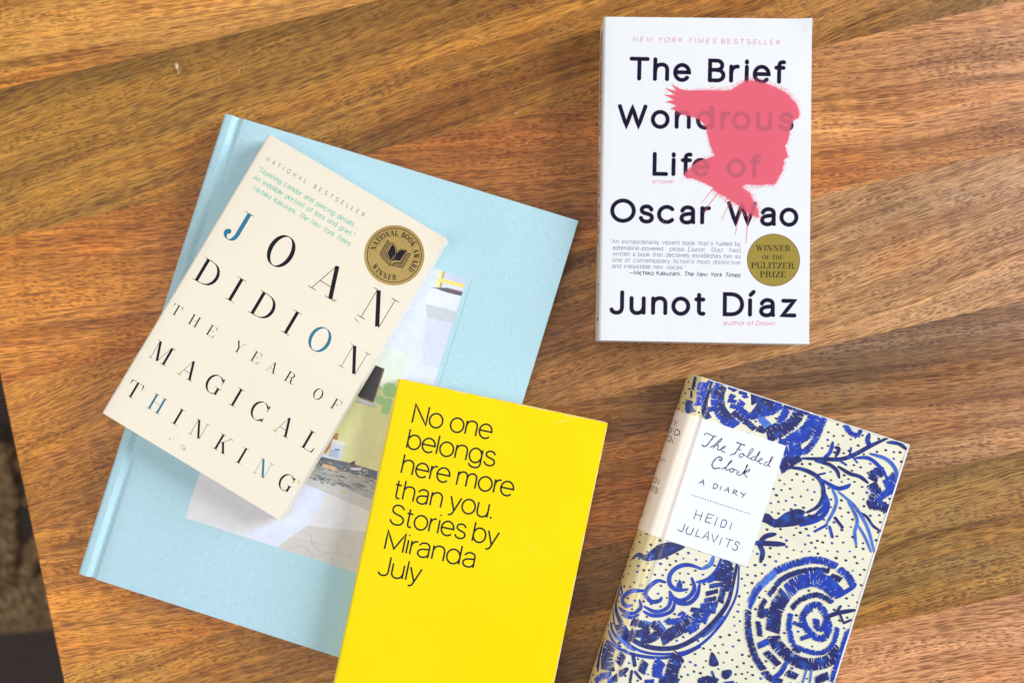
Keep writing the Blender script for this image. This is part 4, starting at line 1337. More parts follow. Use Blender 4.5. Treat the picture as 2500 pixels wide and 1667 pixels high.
    sh.link(m2.outputs[0], sh.out.inputs['Surface'])
    # orientation of the outline
    area = sum(pts[i - 1][0] * pts[i][1] - pts[i][0] * pts[i - 1][1] for i in range(len(pts)))
    sg = 1 if area > 0 else -1
    n = len(pts); ring = []
    rnd = random.Random(4)
    for i in range(n):
        a, c = Vector(pts[i - 1]), Vector(pts[(i + 1) % n])
        t = (c - a).normalized(); nn = Vector((t.y, -t.x)) * sg
        ring.append(tuple(Vector(pts[i]) + nn * (1.8 if (i > 52 or i < 2 or 14 < i < 33) else 3.6)))
    i1 = S.add(pts, [1.0] * n, off=0.147); i2 = S.add(ring, [0.0] * n, off=0.147)
    for i in range(n):
        j = (i + 1) % n
        S.f.append((i1 + i, i2 + i, i2 + j, i1 + j) if sg > 0 else (i1 + i, i1 + j, i2 + j, i2 + i))
    for a, b2, w in (((525, 1050), (420, 1180), .35), ((575, 1085), (440, 1262), .38), ((690, 1150), (608, 1330), .32), ((782, 1225), (728, 1467), .34), ((855, 1270), (828, 1545), .4), ((660, 1130), (640, 1180), .3)):
        S.ribbon([Z(*a), Z((a[0] + b2[0]) / 2 - 4, (a[1] + b2[1]) / 2 + 6), Z(*b2)], [w * 1.4, w, w * 0.8], 'round')
    S.done('sprayed_profile', sh.m, bk.front)
    D = Ink(bk, 0.16, step=0.0001)
    for i in range(900):
        j = rnd.randrange(n); a, c = Vector(pts[j - 1]), Vector(pts[j])
        t = rnd.random(); base = a.lerp(c, t)
        tt = (c - a).normalized() if (c - a).length > 0 else Vector((1, 0))
        nn = Vector((tt.y, -tt.x)) * sg
        d = abs(rnd.gauss(0, 2.2)) + 0.5
        D.disc(base + nn * d, rnd.uniform(0.06, 0.17), 5)
    for i in range(40):
        D.disc(Z(rnd.gauss(300, 250), rnd.gauss(1380, 120)), rnd.uniform(0.1, 0.22), 6)
    D.done('spray_specks', flat_ink('pink_specks', lin((240, 150, 166)), 0.5, 0.3, 0.1), bk.front)
    # seal
    c = bk.px(ZB(1672, 747)); r = 231 / 3.647 / 3.9
    k = Ink(bk, 0.05); k.disc(c, r, 72, off=0.05)
    gm = NT('olive_gold')
    gm.link(gm.mix(gm.ramp(gm.noise(gm.obj(), 500, 2), 0.3, 0.7), lin((168, 146, 60)), lin((176, 154, 68))), gm.b.inputs['Base Color'])
    gm.b.inputs['Metallic'].default_value = 0.45; gm.b.inputs['Roughness'].default_value = 0.38
    k.done('award_seal', gm.m, bk.front)
    rim = Ink(bk, 0.06)
    rim.ribbon([(c[0] + (r - .15) * cos(2 * pi * i / 80), c[1] + (r - .15) * sin(2 * pi * i / 80)) for i in range(81)], 0.5)
    rim.done('seal_rim', flat_ink('seal_rim_brown', lin((142, 104, 66)), 0.5, 0.3), bk.front)
    L = Ink(bk, 0.08)
    sp = Pen(22, 8)
    for s, x0, x1, y, h in (('WINNER', 1515, 1822, 663, 48), ('OF THE', 1574, 1758, 738, 33), ('PULITZER', 1473, 1856, 819, 50), ('PRIZE', 1552, 1781, 898, 50)):
        line_of(L, s, ZB(x0, y), ZB(x1, y + (x1 - x0) * 0.012), h / 3.647 / 3.9, SERIF, sp, sp=14, word=60, squeeze=(0.6, 1.3))
    L.done('seal_lettering', flat_ink('seal_dark', lin((70, 56, 34)), 0.5, 0.3, 0.05), bk.front)
    # worn corner and crease
    w = Ink(bk, 0.02)
    w.poly([bk.px(ZA(*q_)) for q_ in [(1945, 130), (1960, 128), (2010, 200), (2050, 260), (2045, 275), (1990, 235), (1930, 160)]])
    w.done('worn_corner', flat_ink('worn_beige', lin((228, 222, 204)), 0.7, 0.2, 0.1), bk.front)
    # spine: author's name, title and a small mark, running down
    sp_i = Ink(bk, 0.03)
    sm = (bk.s_spine0 + bk.s_front0) / 2
    def down(text, y0, y1, half, font=SANS, pen=Pen(15)):
        # letters turned a quarter: reading from head to tail
        xs, tot = advance(text, font, 26, 56)
        k_ = 2 * half / 100
        sx = (y0 - y1) / (tot * k_)
        for i, ch in enumerate(text):
            if ch == ' ': continue
            glyph(sp_i, ch, font, pen, Place((sm - half, y0), (0, -1), (1, 0), k_, sx, 0, xs[i] * sx))
    down('Junot Díaz', 22, -40, 5.2)
    sp_i.done('spine_lettering', flat_ink('red_spine_print', lin((190, 84, 84)), 0.5, 0.3, 0.1), bk.spine)
    sp_i = Ink(bk, 0.03)
    down('The Brief Wondrous Life of Oscar Wao', 96, 30, 3.4)
    a = bk.s_front0 - 5
    for y in (-68, -73, -78, -83):
        sp_i.ribbon(smooth([(a, y), (a - 3, y - 2), (a - 1, y - 4.2)]), 0.9)
    sp_i.ribbon([(a - 5, -66), (a + 1.5, -66)], 1.0)
    sp_i.ribbon([(a - 5, -88), (a + 1.5, -88)], 2.0)
    sp_i.done('spine_mark', flat_ink('dark_spine_print', lin((74, 60, 58)), 0.5, 0.3, 0.1), bk.spine)
diaz_print()

# ---- 5. blue and cream patterned hardcover, lower right
CT = 24.0
CW, CH = 140.6, 215.0
RX = 9.6
prof = [(CW, 0.0), (17, 0.0), (15, 0.6), (13.2, 1.4), (11.5, 0.8), (10.0, 0.02)]
prof += arc(RX, CT / 2, RX, CT / 2, 270, 180, 18)[1:]
NMID = len(prof) - 1
prof += arc(RX, CT / 2, RX, CT / 2 + 0.5, 180, 90, 22)[1:]
prof += [(10.4, CT + 0.40), (11.2, CT + 0.0), (11.9, CT - 0.7), (12.6, CT - 1.35), (13.4, CT - 1.45), (14.3, CT - 0.95), (15.3, CT - 0.3), (16.6, CT), (CW, CT)]
# top right corner of the front board is known; step back along the head
_a = radians(-18.1)
_tr = at((2221, 1085), CT)
_tl = (_tr.x - CW * cos(_a), _tr.y - CW * sin(_a))
pattern_base = NT('patterned_jacket')
_n = pattern_base.noise(pattern_base.obj(), 40, 3)
_x = pattern_base.n('ShaderNodeSeparateXYZ')
pattern_base.link(pattern_base.obj(), _x.inputs[0])
_warm_lit = pattern_base.ramp(_x.outputs[0], (-CW / 2 + 9) * MM, (-CW / 2 + 16) * MM, 1, 0)   # warm light from the left painted into the jacket along the spine
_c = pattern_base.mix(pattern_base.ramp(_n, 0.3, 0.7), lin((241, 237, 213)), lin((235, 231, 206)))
pattern_base.link(pattern_base.mix(pattern_base.math('MULTIPLY', _warm_lit, 0.85), _c, lin((222, 198, 124))), pattern_base.b.inputs['Base Color'])
pattern_base.b.inputs['Coat Weight'].default_value = 1.0; pattern_base.b.inputs['Coat Roughness'].default_value = 0.24
pattern_base.b.inputs['Roughness'].default_value = 0.35
pattern_base.b.inputs['Specular IOR Level'].default_value = 0.5
clock = Book('patterned_hardcover', _tl, -18.1, CW, CH, 0, prof, 'hardcover with blue brush-stroke flowers on cream and a white handwritten title label, lower right')
clock.block(6, CW - 3.5, 2.6, CT - 2.6, 3.2, pages_white)
_s0 = clock.s[5]; _s1 = clock.s[-9]
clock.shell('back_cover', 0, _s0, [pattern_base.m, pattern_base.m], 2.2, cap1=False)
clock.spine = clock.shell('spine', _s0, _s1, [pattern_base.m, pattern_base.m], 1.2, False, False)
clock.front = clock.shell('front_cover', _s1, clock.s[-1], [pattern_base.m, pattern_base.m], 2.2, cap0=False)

def clock_print():
    bk = clock
    zF = lambda x, y: bk.px((1500 + x / 3.1356, 900 + y / 3.1356))
    zG = lambda x, y: bk.px((1430 + x / 3.36, 1280 + y / 3.36))
    NAVY, COB, SKY = (22, 28, 100), (12, 56, 176), (76, 122, 216)
    occ = set()
    k = NT('blue_brush_ink')
    tone = k.attr('tone').outputs['Color']
    nn = k.noise(k.obj(), 130, 2)
    c = k.mix(k.ramp(nn, 0.42, 0.68, 0, 0.55), tone, lin((22, 34, 104)))
    c = k.mix(k.ramp(k.noise(k.obj(), 210, 2), 0.48, 0.70, 0, 0.55), c, lin((34, 92, 206)))
    c = k.mix(k.attr('alpha').outputs['Fac'], lin((238, 234, 210)), c)      # bare ground left between brush hairs
    k.link(c, k.b.inputs['Base Color'])
    k.b.inputs['Roughness'].default_value = 0.35; k.b.inputs['Coat Weight'].default_value = 1.0; k.b.inputs['Coat Roughness'].default_value = 0.24
    I = Ink(bk, 0.10, occ=occ, step=0.0003, fine=True, mod=9999, clip=(clock.s[-1] - 0.25, CH / 2 - 0.25))
    hmax, smax = CH / 2 - 0.3, bk.s[-1] - 0.3
    def clip(p): return (min(p[0], smax), max(-hmax, min(hmax, p[1])))
    def st(f, col, w, pts, jag=0.0, cap='round'):
        I.color = lin(col)[:3]
        z = 3.1356 if f is zF else 3.36
        P = smooth([clip(f(*p)) for p in pts], 5)
        n = len(P)
        ww = w / 3.9 * 1.18
        if jag:
            ws = [ww * 1.2] * n
            I.ribbon(P, ws, 'butt', jag=1.0 * jag, seed=len(I.v))
            if w >= 12:                       # gaps between the brush hairs, cutting in from both edges
                I.aval = 0.0; I.color = lin((238, 234, 210))[:3]
                rr = random.Random(len(I.v)); d = 0.0; nxt = 0.6
                for q in range(1, n):
                    a, b = P[q - 1], P[q]
                    L = hypot(b[0] - a[0], b[1] - a[1])
                    while d + L > nxt and L > 1e-6:
                        f_ = (nxt - d) / L
                        x, y = a[0] + (b[0] - a[0]) * f_, a[1] + (b[1] - a[1]) * f_
                        tx, ty = (b[0] - a[0]) / L, (b[1] - a[1]) / L
                        sd = rr.choice((-1, 1)); h = ws[0] / 2 * 1.05; e_ = rr.uniform(-0.1, 0.75) * h
                        sk = rr.uniform(-0.5, 0.5)
                        I.ribbon([(x - ty * sd * h + tx * sk, y + tx * sd * h + ty * sk), (x - ty * sd * e_, y + tx * sd * e_)], [rr.uniform(0.35, 0.6), 0.06])
                        nxt += rr.uniform(1.0, 2.9)
                    d += L
                I.aval = 1.0
        else:
            ws = [ww * (0.55 + 0.55 * min(1, 4 * min(i / (n - 1), 1 - i / (n - 1)) + 0.1)) for i in range(n)]
            I.ribbon(P, ws, cap)
    def bl(f, col, pts):
        I.color = lin(col)[:3]
        I.poly([clip(q) for q in smooth([f(*p) for p in pts + [pts[0]]], 4)[:-1]])
    F, G = zF, zG
    # --- top flower
    st(F, NAVY, 8, [(622, 60), (612, 100), (598, 160)], 0.6)
    st(F, NAVY, 8, [(590, 175), (588, 215)]); st(F, NAVY, 17, [(572, 240), (570, 290), (592, 335)], 0.7)
    st(F, NAVY, 13, [(738, 75), (705, 180), (690, 260), (692, 330), (722, 382)], 0.6)
    st(F, COB, 11, [(640, 118), (700, 125), (730, 100)], 0.5); st(F, COB, 10, [(652, 182), (700, 190)], 0.5); st(F, COB, 8, [(615, 275), (690, 268)])
    st(F, NAVY, 9, [(730, 168), (795, 182)], 0.5); st(F, COB, 10, [(705, 315), (775, 302)], 0.5)
    st(F, COB, 20, [(675, 130), (668, 200), (655, 280)], 0.9)
    st(F, COB, 24, [(825, 108), (790, 190), (796, 290), (845, 370), (925, 445)], 0.9)
    st(F, NAVY, 14, [(838, 130), (815, 220), (830, 310), (890, 390)], 1.0)
    for a, b, w in (((878, 128), (935, 168), 13), ((878, 205), (922, 222), 9), ((868, 240), (930, 258), 9), ((886, 282), (938, 300), 9), ((905, 330), (985, 395), 12), ((985, 390), (1075, 465), 12),
                    ((975, 130), (985, 200), 15), ((985, 200), (1010, 225), 10), ((1090, 455), (1160, 480), 13), ((1165, 470), (1250, 430), 12)):
        st(F, NAVY if w > 11 else COB, w, [a, ((a[0] + b[0]) / 2 + 4, (a[1] + b[1]) / 2 - 3), b], 0.6)
    st(F, NAVY, 30, [(1045, 215), (1100, 190), (1160, 215), (1180, 270), (1130, 300), (1080, 285)], 0.7)
    st(F, COB, 15, [(980, 245), (962, 310), (1030, 360), (1100, 350)], 0.9)
    st(F, COB, 14, [(1240, 240), (1262, 285), (1205, 325), (1120, 345)], 0.8)
    st(F, SKY, 15, [(1110, 345), (1140, 400), (1180, 440)], 0.9)
    st(F, COB, 15, [(1262, 455), (1280, 385), (1325, 310)], 0.9)
    st(F, NAVY, 14, [(1305, 265), (1400, 300), (1495, 335)], 0.8)
    st(F, NAVY, 22, [(1415, 310), (1390, 380), (1310, 455), (1170, 525)], 0.9)
    st(F, COB, 27, [(1545, 345), (1505, 440), (1440, 505), (1350, 560), (1305, 620)], 0.9)
    st(F, COB, 13, [(1610, 368), (1575, 460), (1525, 560), (1460, 630), (1380, 640)], 0.9)
    st(F, NAVY, 24, [(1420, 655), (1350, 700), (1265, 755)], 0.9)
    st(F, COB, 18, [(1300, 545), (1290, 600), (1330, 640), (1430, 600)], 0.8)
    # --- branch
    st(F, NAVY, 8, [(1440, 685), (1600, 690), (1740, 690), (1850, 650), (1960, 590), (2090, 530)])
    st(F, COB, 7, [(1600, 685), (1650, 640), (1672, 562)]); st(F, NAVY, 7, [(1695, 670), (1718, 615), (1690, 600)]); st(F, COB, 7, [(1800, 670), (1812, 605)])
    st(F, COB, 7, [(1720, 700), (1775, 735)]); st(F, COB, 6, [(1830, 680), (1860, 718)]); st(F, COB, 9, [(1960, 590), (1938, 550), (1950, 500)])
    st(F, COB, 11, [(1765, 430), (1800, 480), (1860, 520)], 0.9); st(F, COB, 8, [(1862, 520), (1890, 462)], 0.6)
    st(F, NAVY, 7, [(2090, 562), (2175, 572), (2235, 615)])
    st(F, NAVY, 7, [(1540, 705), (1640, 730), (1700, 775), (1722, 832)]); st(F, NAVY, 7, [(1715, 748), (1800, 800), (1880, 825), (1940, 872)])
    st(F, COB, 7, [(1850, 682), (1950, 685), (2040, 760), (2085, 835)]); st(F, SKY, 7, [(1960, 650), (2080, 690), (2150, 765), (2158, 850)])
    st(F, NAVY, 19, [(2060, 790), (1995, 800), (1975, 855)], 0.9); st(F, COB, 22, [(2155, 830), (2110, 870), (2070, 900)], 0.9); st(F, NAVY, 19, [(1960, 880), (2005, 940), (1970, 1030), (2050, 1050), (2100, 1090)], 0.9)
    st(F, COB, 14, [(2000, 1010), (2080, 950), (2150, 910)], 0.7)
    # --- big curve with leaf
    st(F, NAVY, 8, [(1340, 755), (1440, 768), (1540, 815), (1590, 880), (1600, 970), (1560, 1050), (1475, 1098)])
    st(F, COB, 7, [(1540, 815), (1612, 798)]); st(F, COB, 8, [(1590, 850), (1700, 912), (1770, 905), (1802, 885)])
    st(F, SKY, 6, [(1668, 920), (1700, 1000), (1682, 1080), (1620, 1190)]); st(F, COB, 9, [(1625, 1195), (1535, 1242)])
    st(F, COB, 9, [(1615, 960), (1632, 1060), (1570, 1145), (1425, 1198)]); st(F, COB, 8, [(1590, 930), (1612, 1040), (1540, 1120)])
    bl(F, NAVY, [(1120, 1110), (1180, 1108), (1235, 1150), (1310, 1100), (1400, 1070), (1460, 1092), (1452, 1128), (1560, 1105), (1530, 1160), (1430, 1190), (1340, 1207), (1230, 1212), (1160, 1180), (1115, 1160)])
    st(F, SKY, 6, [(1715, 940), (1830, 1040), (1900, 1140), (1950, 1250), (1990, 1405)]); st(F, SKY, 6, [(1790, 1020), (1858, 1150), (1840, 1250), (1852, 1350)]); st(F, SKY, 5, [(1862, 1190), (1920, 1290), (1965, 1400)])
    st(F, NAVY, 5, [(1858, 1090), (1930, 1130), (1980, 1200), (2040, 1242)])
    st(F, NAVY, 10, [(1690, 1140), (1745, 1212)]); st(F, COB, 10, [(1648, 1210), (1668, 1285)])
    st(F, NAVY, 10, [(1065, 1332), (1170, 1335), (1300, 1342)]); st(F, NAVY, 9, [(1110, 1330), (1160, 1280), (1232, 1264)]); st(F, NAVY, 9, [(1105, 1340), (1135, 1400), (1120, 1475)])
    bl(F, NAVY, [(118, 1476), (180, 1405), (240, 1420), (300, 1370), (370, 1335), (430, 1325), (540, 1360), (480, 1400), (400, 1440), (330, 1462), (240, 1470), (180, 1438)])
    # --- basket of waves
    st(G, COB, 8, [(950, 362), (850, 330), (760, 345), (695, 405), (690, 485), (750, 535), (835, 530)])
    st(G, COB, 8, [(755, 530), (770, 480), (780, 530)]); st(G, SKY, 8, [(1048, 262), (1025, 325), (955, 362)])
    st(G, COB, 8, [(1110, 285), (1080, 370), (1000, 450), (915, 470)]); st(G, COB, 8, [(1010, 470), (1070, 420), (1090, 350)])
    st(G, COB, 8, [(870, 438), (892, 520), (850, 590), (780, 622), (720, 600), (690, 548)]); st(G, COB, 8, [(935, 490), (912, 580), (850, 642), (770, 642), (715, 612)])
    st(G, COB, 8, [(652, 472), (590, 460), (520, 510), (492, 570), (540, 630), (605, 622), (622, 598)])
    st(G, COB, 7, [(692, 560), (690, 650), (640, 700), (560, 710), (480, 670)]); st(G, COB, 7, [(732, 620), (710, 700), (630, 740), (540, 742), (475, 710)])
    st(G, COB, 8, [(485, 545), (400, 540), (330, 570), (300, 620), (330, 665), (378, 660)]); st(G, COB, 7, [(440, 618), (452, 680), (400, 720), (330, 720), (275, 680)])
    st(G, COB, 6, [(435, 738), (380, 760), (300, 740)]); st(G, COB, 5, [(275, 545), (290, 508), (302, 570)])
    st(G, NAVY, 9, [(275, 560), (250, 640), (255, 720), (295, 810), (370, 925), (480, 990), (620, 1016), (760, 1000), (900, 930), (1020, 830), (1100, 740), (1165, 640), (1205, 500), (1240, 330)])
    st(G, COB, 5, [(228, 700), (240, 820), (300, 920), (400, 1010), (520, 1052), (680, 1060), (820, 1040), (960, 970), (1080, 850), (1170, 720), (1240, 560), (1258, 340)])
    st(G, COB, 6, [(180, 950), (330, 1040), (480, 1080), (640, 1090), (800, 1065), (940, 1000)]); st(G, SKY, 6, [(960, 920), (1050, 840), (1130, 750)]); st(G, SKY, 6, [(250, 900), (330, 980), (400, 1030)])
    st(G, COB, 5, [(205, 800), (225, 880), (280, 950)]); st(G, COB, 5, [(190, 870), (230, 960), (290, 1000)])
    st(G, NAVY, 20, [(1175, 290), (1150, 350), (1115, 440)], 0.9); st(G, NAVY, 13, [(1150, 460), (1122, 560), (1105, 640)], 0.9); st(G, NAVY, 12, [(1190, 340), (1175, 450), (1150, 540)], 0.6)
    for a, b in (((1060, 440), (1160, 452)), ((1015, 505), (1120, 488)), ((985, 568), (1085, 542)), ((972, 622), (1072, 602)), ((1100, 385), (1190, 372)), ((860, 695), (962, 706)), ((1060, 395), (1110, 420))):
        st(G, NAVY, 9, [a, b], 0.5)
    st(G, COB, 12, [(1085, 650), (1010, 660), (940, 670)], 0.8); st(G, COB, 16, [(1070, 690), (1000, 710), (955, 800)], 0.8)
    st(G, COB, 13, [(770, 720), (830, 775), (700, 795), (660, 775)], 0.8); st(G, NAVY, 22, [(935, 730), (880, 800), (760, 860), (620, 945)], 0.9); st(G, COB, 15, [(890, 760), (900, 830), (840, 870)], 0.8)
    st(G, SKY, 10, [(600, 795), (650, 862)]); st(G, NAVY, 16, [(540, 800), (600, 870), (540, 930), (450, 945)], 0.9); st(G, NAVY, 15, [(370, 800), (470, 820), (495, 880), (400, 895)], 0.9)
    st(G, NAVY, 17, [(280, 815), (345, 920), (400, 880)], 0.9); st(G, SKY, 7, [(475, 790), (540, 810)])
    # --- small flower
    st(G, NAVY, 13, [(388, 1062), (402, 1150)]); st(G, NAVY, 16, [(490, 1120), (455, 1215)], 0.8); bl(G, NAVY, [(270, 1205), (330, 1168), (352, 1188), (300, 1245), (275, 1240)]); st(G, NAVY, 9, [(378, 1200), (366, 1275)]); st(G, NAVY, 9, [(405, 1205), (452, 1262)])
    st(G, NAVY, 18, [(305, 1055), (262, 1140)], 0.8); st(G, NAVY, 26, [(200, 985), (172, 1080), (178, 1195)], 0.7); st(G, NAVY, 7, [(145, 960), (112, 1090), (100, 1200)])
    st(G, COB, 20, [(618, 1112), (590, 1180), (592, 1255)], 0.9); st(G, NAVY, 25, [(772, 1068), (725, 1150), (690, 1290)], 0.9); st(G, NAVY, 15, [(600, 1280), (680, 1270), (760, 1292)], 0.8)
    st(G, COB, 12, [(210, 1225), (120, 1250), (80, 1290)], 0.7); st(G, COB, 12, [(560, 1290), (480, 1297)], 0.5); st(G, NAVY, 14, [(180, 1290), (260, 1250)], 0.6)
    bl(G, NAVY, [(1030, 1040), (1055, 1060), (1092, 1140), (1060, 1162), (1015, 1150), (1015, 1100)]); bl(G, NAVY, [(1120, 1195), (1190, 1188), (1196, 1230), (1150, 1268), (1115, 1240)])
    st(G, NAVY, 8, [(1036, 1205), (1060, 1270)]); st(G, NAVY, 14, [(920, 1295), (1000, 1268), (1080, 1290)], 0.5); st(G, COB, 10, [(1140, 1298), (1205, 1290)])
    # --- spiral rosette
    st(G, COB, 9, [(1345, 690), (1372, 600), (1440, 500)], 0.8); st(G, SKY, 14, [(1345, 650), (1400, 540), (1470, 465), (1560, 385)], 0.9)
    st(G, COB, 14, [(1540, 390), (1690, 325), (1850, 290), (1950, 300), (2060, 345)], 0.9); st(G, COB, 14, [(2075, 360), (2150, 420), (2195, 500)], 0.9); st(G, COB, 8, [(2210, 500), (2140, 545), (2050, 600)])
    st(G, NAVY, 11, [(1555, 500), (1620, 440), (1720, 395), (1860, 370), (2000, 378)], 0.8); st(G, NAVY, 11, [(2010, 415), (2095, 455)], 0.5)
    st(G, COB, 26, [(1650, 550), (1740, 480), (1870, 450), (1980, 490), (2070, 570)], 0.8); st(G, COB, 20, [(1790, 450), (1880, 425), (1990, 470), (2060, 540)], 0.6)
    st(G, NAVY, 13, [(1335, 700), (1330, 820), (1350, 960), (1395, 1090), (1460, 1190)], 0.8); st(G, NAVY, 13, [(1460, 1200), (1520, 1260), (1610, 1292)], 0.6)
    st(G, NAVY, 11, [(1415, 790), (1430, 915)], 0.9); st(G, NAVY, 11, [(1475, 610), (1440, 680), (1425, 760)], 0.9); st(G, NAVY, 10, [(1560, 510), (1500, 580)], 0.7)
    st(G, NAVY, 26, [(1640, 560), (1580, 660), (1545, 770), (1535, 880)], 0.8); st(G, NAVY, 15, [(1500, 715), (1430, 735)], 0.7)
    st(G, NAVY, 22, [(1540, 910), (1575, 990), (1670, 1080), (1780, 1135), (1900, 1140), (2010, 1100), (2085, 1020)], 0.7); st(G, COB, 10, [(2110, 985), (2165, 860)], 0.7)
    st(G, NAVY, 11, [(1690, 690), (1740, 630), (1820, 590), (1900, 575), (1970, 605), (2025, 640)], 1.0); st(G, COB, 11, [(1680, 725), (1668, 850), (1695, 970)], 0.9)
    st(G, COB, 10, [(1690, 980), (1800, 1030), (1920, 1052), (2010, 1000), (2045, 930), (2065, 840)], 0.8)
    st(G, COB, 13, [(1840, 720), (1830, 680), (1900, 655), (1945, 700), (1975, 760), (1995, 850), (1950, 930), (1870, 910), (1805, 840), (1780, 760), (1820, 690)], 0.7)
    st(G, COB, 12, [(1890, 770), (1900, 840), (1945, 850), (1970, 790)], 0.7); st(G, COB, 9, [(1760, 935), (1850, 905)], 0.6); st(G, COB, 9, [(1700, 800), (1780, 830)], 0.8); st(G, NAVY, 9, [(1700, 1010), (1760, 1045)], 0.6)
    st(G, NAVY, 8, [(1960, 765), (2060, 725), (2205, 700)]); st(G, NAVY, 9, [(2040, 740), (2090, 668)]); st(G, NAVY, 8, [(2090, 745), (2110, 795)]); st(G, NAVY, 8, [(2120, 805), (2175, 780)])
    st(G, COB, 12, [(1410, 995), (1500, 955)], 0.5); st(G, NAVY, 13, [(1475, 1040), (1585, 1150)], 0.6); st(G, COB, 9, [(1650, 1120), (1600, 1210), (1540, 1255)]); st(G, NAVY, 13, [(1645, 1210), (1735, 1248)], 0.6)
    st(G, SKY, 7, [(1812, 1185), (1780, 1290)]); st(G, SKY, 7, [(1852, 1185), (1838, 1290)]); st(G, NAVY, 15, [(1880, 1280), (1990, 1235)], 0.7)
    st(G, COB, 12, [(2150, 880), (2110, 1010), (2050, 1190), (2020, 1290)], 0.8)
    # lower part of the jacket, outside the photograph: the pattern carries on
    for i in range(16):
        cx, cy = 150 + (i * 421) % 1850, 1360 + (i * 97) % 330
        st(G, (NAVY, COB)[i % 2], 12 + i % 8, [(cx - 40, cy - 20), (cx, cy + 12), (cx + 46, cy - 8)], 0.7)
    I.done('brush_pattern', k.m, bk.front, True)
    # --- dots
    D = Ink(bk, 0.10, step=0.0)
    rnd = random.Random(11)
    pts = []
    s_lo = bk.s[-1] - (CW - 1.5) - 2
    lab = [zF(*p) for p in ((480, 318), (1318, 590), (1010, 1510), (190, 1240))]
    s_spine_mid = bk.s[NMID]
    tries = 0
    while tries < 9000:
        tries += 1
        s = rnd.uniform(s_spine_mid, bk.s[-1] - 1.2); y = rnd.uniform(-CH / 2 + 1.5, CH / 2 - 1.5)
        if (int(s // 1), int(y // 1)) in occ: continue
        if min((hypot(s - a, y - b) for a, b in pts), default=99) < rnd.uniform(3.3, 5.2): continue
        pts.append((s, y))
    for s, y in pts:
        D.color = lin(rnd.choice([(66, 52, 84), (58, 50, 92), (70, 56, 80), (64, 84, 176)]))[:3]
        r = rnd.uniform(0.62, 1.0); a = rnd.uniform(0, 3.14); n = 8
        D.add([(s + r * (1.25 if rnd.random() < .5 else 1) * cos(2 * pi * i / n + a), y + r * 0.85 * sin(2 * pi * i / n + a)) for i in range(n)])
        D.f.append(tuple(range(len(D.v) - n, len(D.v))))
    dk = NT('dot_ink'); dk.link(dk.attr('tone').outputs['Color'], dk.b.inputs['Base Color']); dk.b.inputs['Roughness'].default_value = 0.35
    D.done('dot_pattern', dk.m, bk.front, True)
    # --- white label wrapping round the spine
    ytop = zF(1100, 519)[1]; ybot = zF(760, 1432)[1]
    sr = zF(1165, 1050)[0]
    ytl, ybl = zF(650, 372)[1], zF(345, 1285)[1]
    W_ = Ink(bk, 0.34)
    ns, s00 = 90, bk.s[7]
    rows_ = []
    for j, y in enumerate(((ytop + ytl) / 2, (ybot + ybl) / 2)):
        rows_.append(W_.add([(s00 + (sr - s00) * i / ns, y) for i in range(ns + 1)], off=0.34))
    for i in range(ns):
        W_.f.append((rows_[1] + i, rows_[1] + i + 1, rows_[0] + i + 1, rows_[0] + i))
    lk = NT('label_paper')
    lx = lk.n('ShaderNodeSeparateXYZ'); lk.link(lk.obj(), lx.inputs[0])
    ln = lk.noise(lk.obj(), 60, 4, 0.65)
    warm_lit = lk.ramp(lk.math('ADD', lx.outputs[0], lk.math('MULTIPLY', lk.math('SUBTRACT', ln, 0.5), 0.006)), (-CW / 2 + 12) * MM, (-CW / 2 + 17.5) * MM, 1, 0)  # label colour carries the warm left-hand light towards the spine
    lk.link(lk.mix(warm_lit, lin((244, 246, 255)), lin((252, 234, 214))), lk.b.inputs['Base Color'])
    lk.b.inputs['Roughness'].default_value = 0.35; lk.b.inputs['Coat Weight'].default_value = 1.0; lk.b.inputs['Coat Roughness'].default_value = 0.24
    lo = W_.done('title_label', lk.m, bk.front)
    for p in lo.data.polygons: p.use_smooth = True
    # --- handwriting
    Hn = Ink(bk, 0.37, step=0.0005)
    zH = lambda x, y: bk.px((1650 + x / 4.75, 1030 + y / 4.75))
    def pen(w, pts, sm=True):
        P = [zH(*p) for p in pts]
        if sm: P = smooth(P, 5)
        n = len(P)
        Hn.ribbon(P, [w * 1.35 / 4.75 / 3.9 * (0.8 + 0.35 * abs(sin(i * 0.5))) for i in range(n)], 'round')
    w = 7.5
    pen(w, [(330, 152), (345, 132), (375, 135), (420, 158), (472, 168)]); pen(w + 2, [(442, 165), (402, 215), (352, 275), (322, 280), (303, 262)])
    pen(w, [(395, 292), (440, 268), (500, 212), (530, 188), (522, 215), (470, 262), (432, 298)]); pen(w, [(436, 292), (475, 264), (493, 276), (482, 312), (500, 326), (530, 306), (565, 297), (572, 280), (548, 286), (530, 316), (542, 342), (565, 346)])
    pen(w + 2, [(700, 235), (740, 248), (795, 267)]); pen(w + 1, [(755, 256), (715, 320), (680, 366), (632, 378)]); pen(w, [(705, 314), (757, 322)])
    pen(w - 1, [(768, 364), (740, 375), (732, 398), (755, 408), (782, 385), (772, 362), (800, 386), (825, 400), (870, 360), (896, 316), (880, 308), (847, 360), (834, 402), (850, 420), (882, 415)])
    pen(w - 1, [(925, 400), (890, 406), (875, 430), (900, 441), (930, 412), (974, 350), (962, 348), (935, 402), (926, 440), (945, 456), (985, 442), (1000, 426), (984, 420), (960, 446), (972, 476), (1000, 481)])
    pen(w - 1, [(1065, 460), (1038, 470), (1020, 490), (1045, 505), (1078, 480), (1122, 410), (1108, 408), (1085, 460), (1072, 500), (1097, 518)])
    pen(w + 2, [(500, 432), (520, 446), (532, 420), (510, 403), (468, 420), (426, 470), (420, 510), (450, 538), (508, 530)])
    pen(w, [(525, 543), (580, 520), (630, 468), (650, 450), (635, 448), (592, 510), (574, 545), (595, 556), (628, 546)])
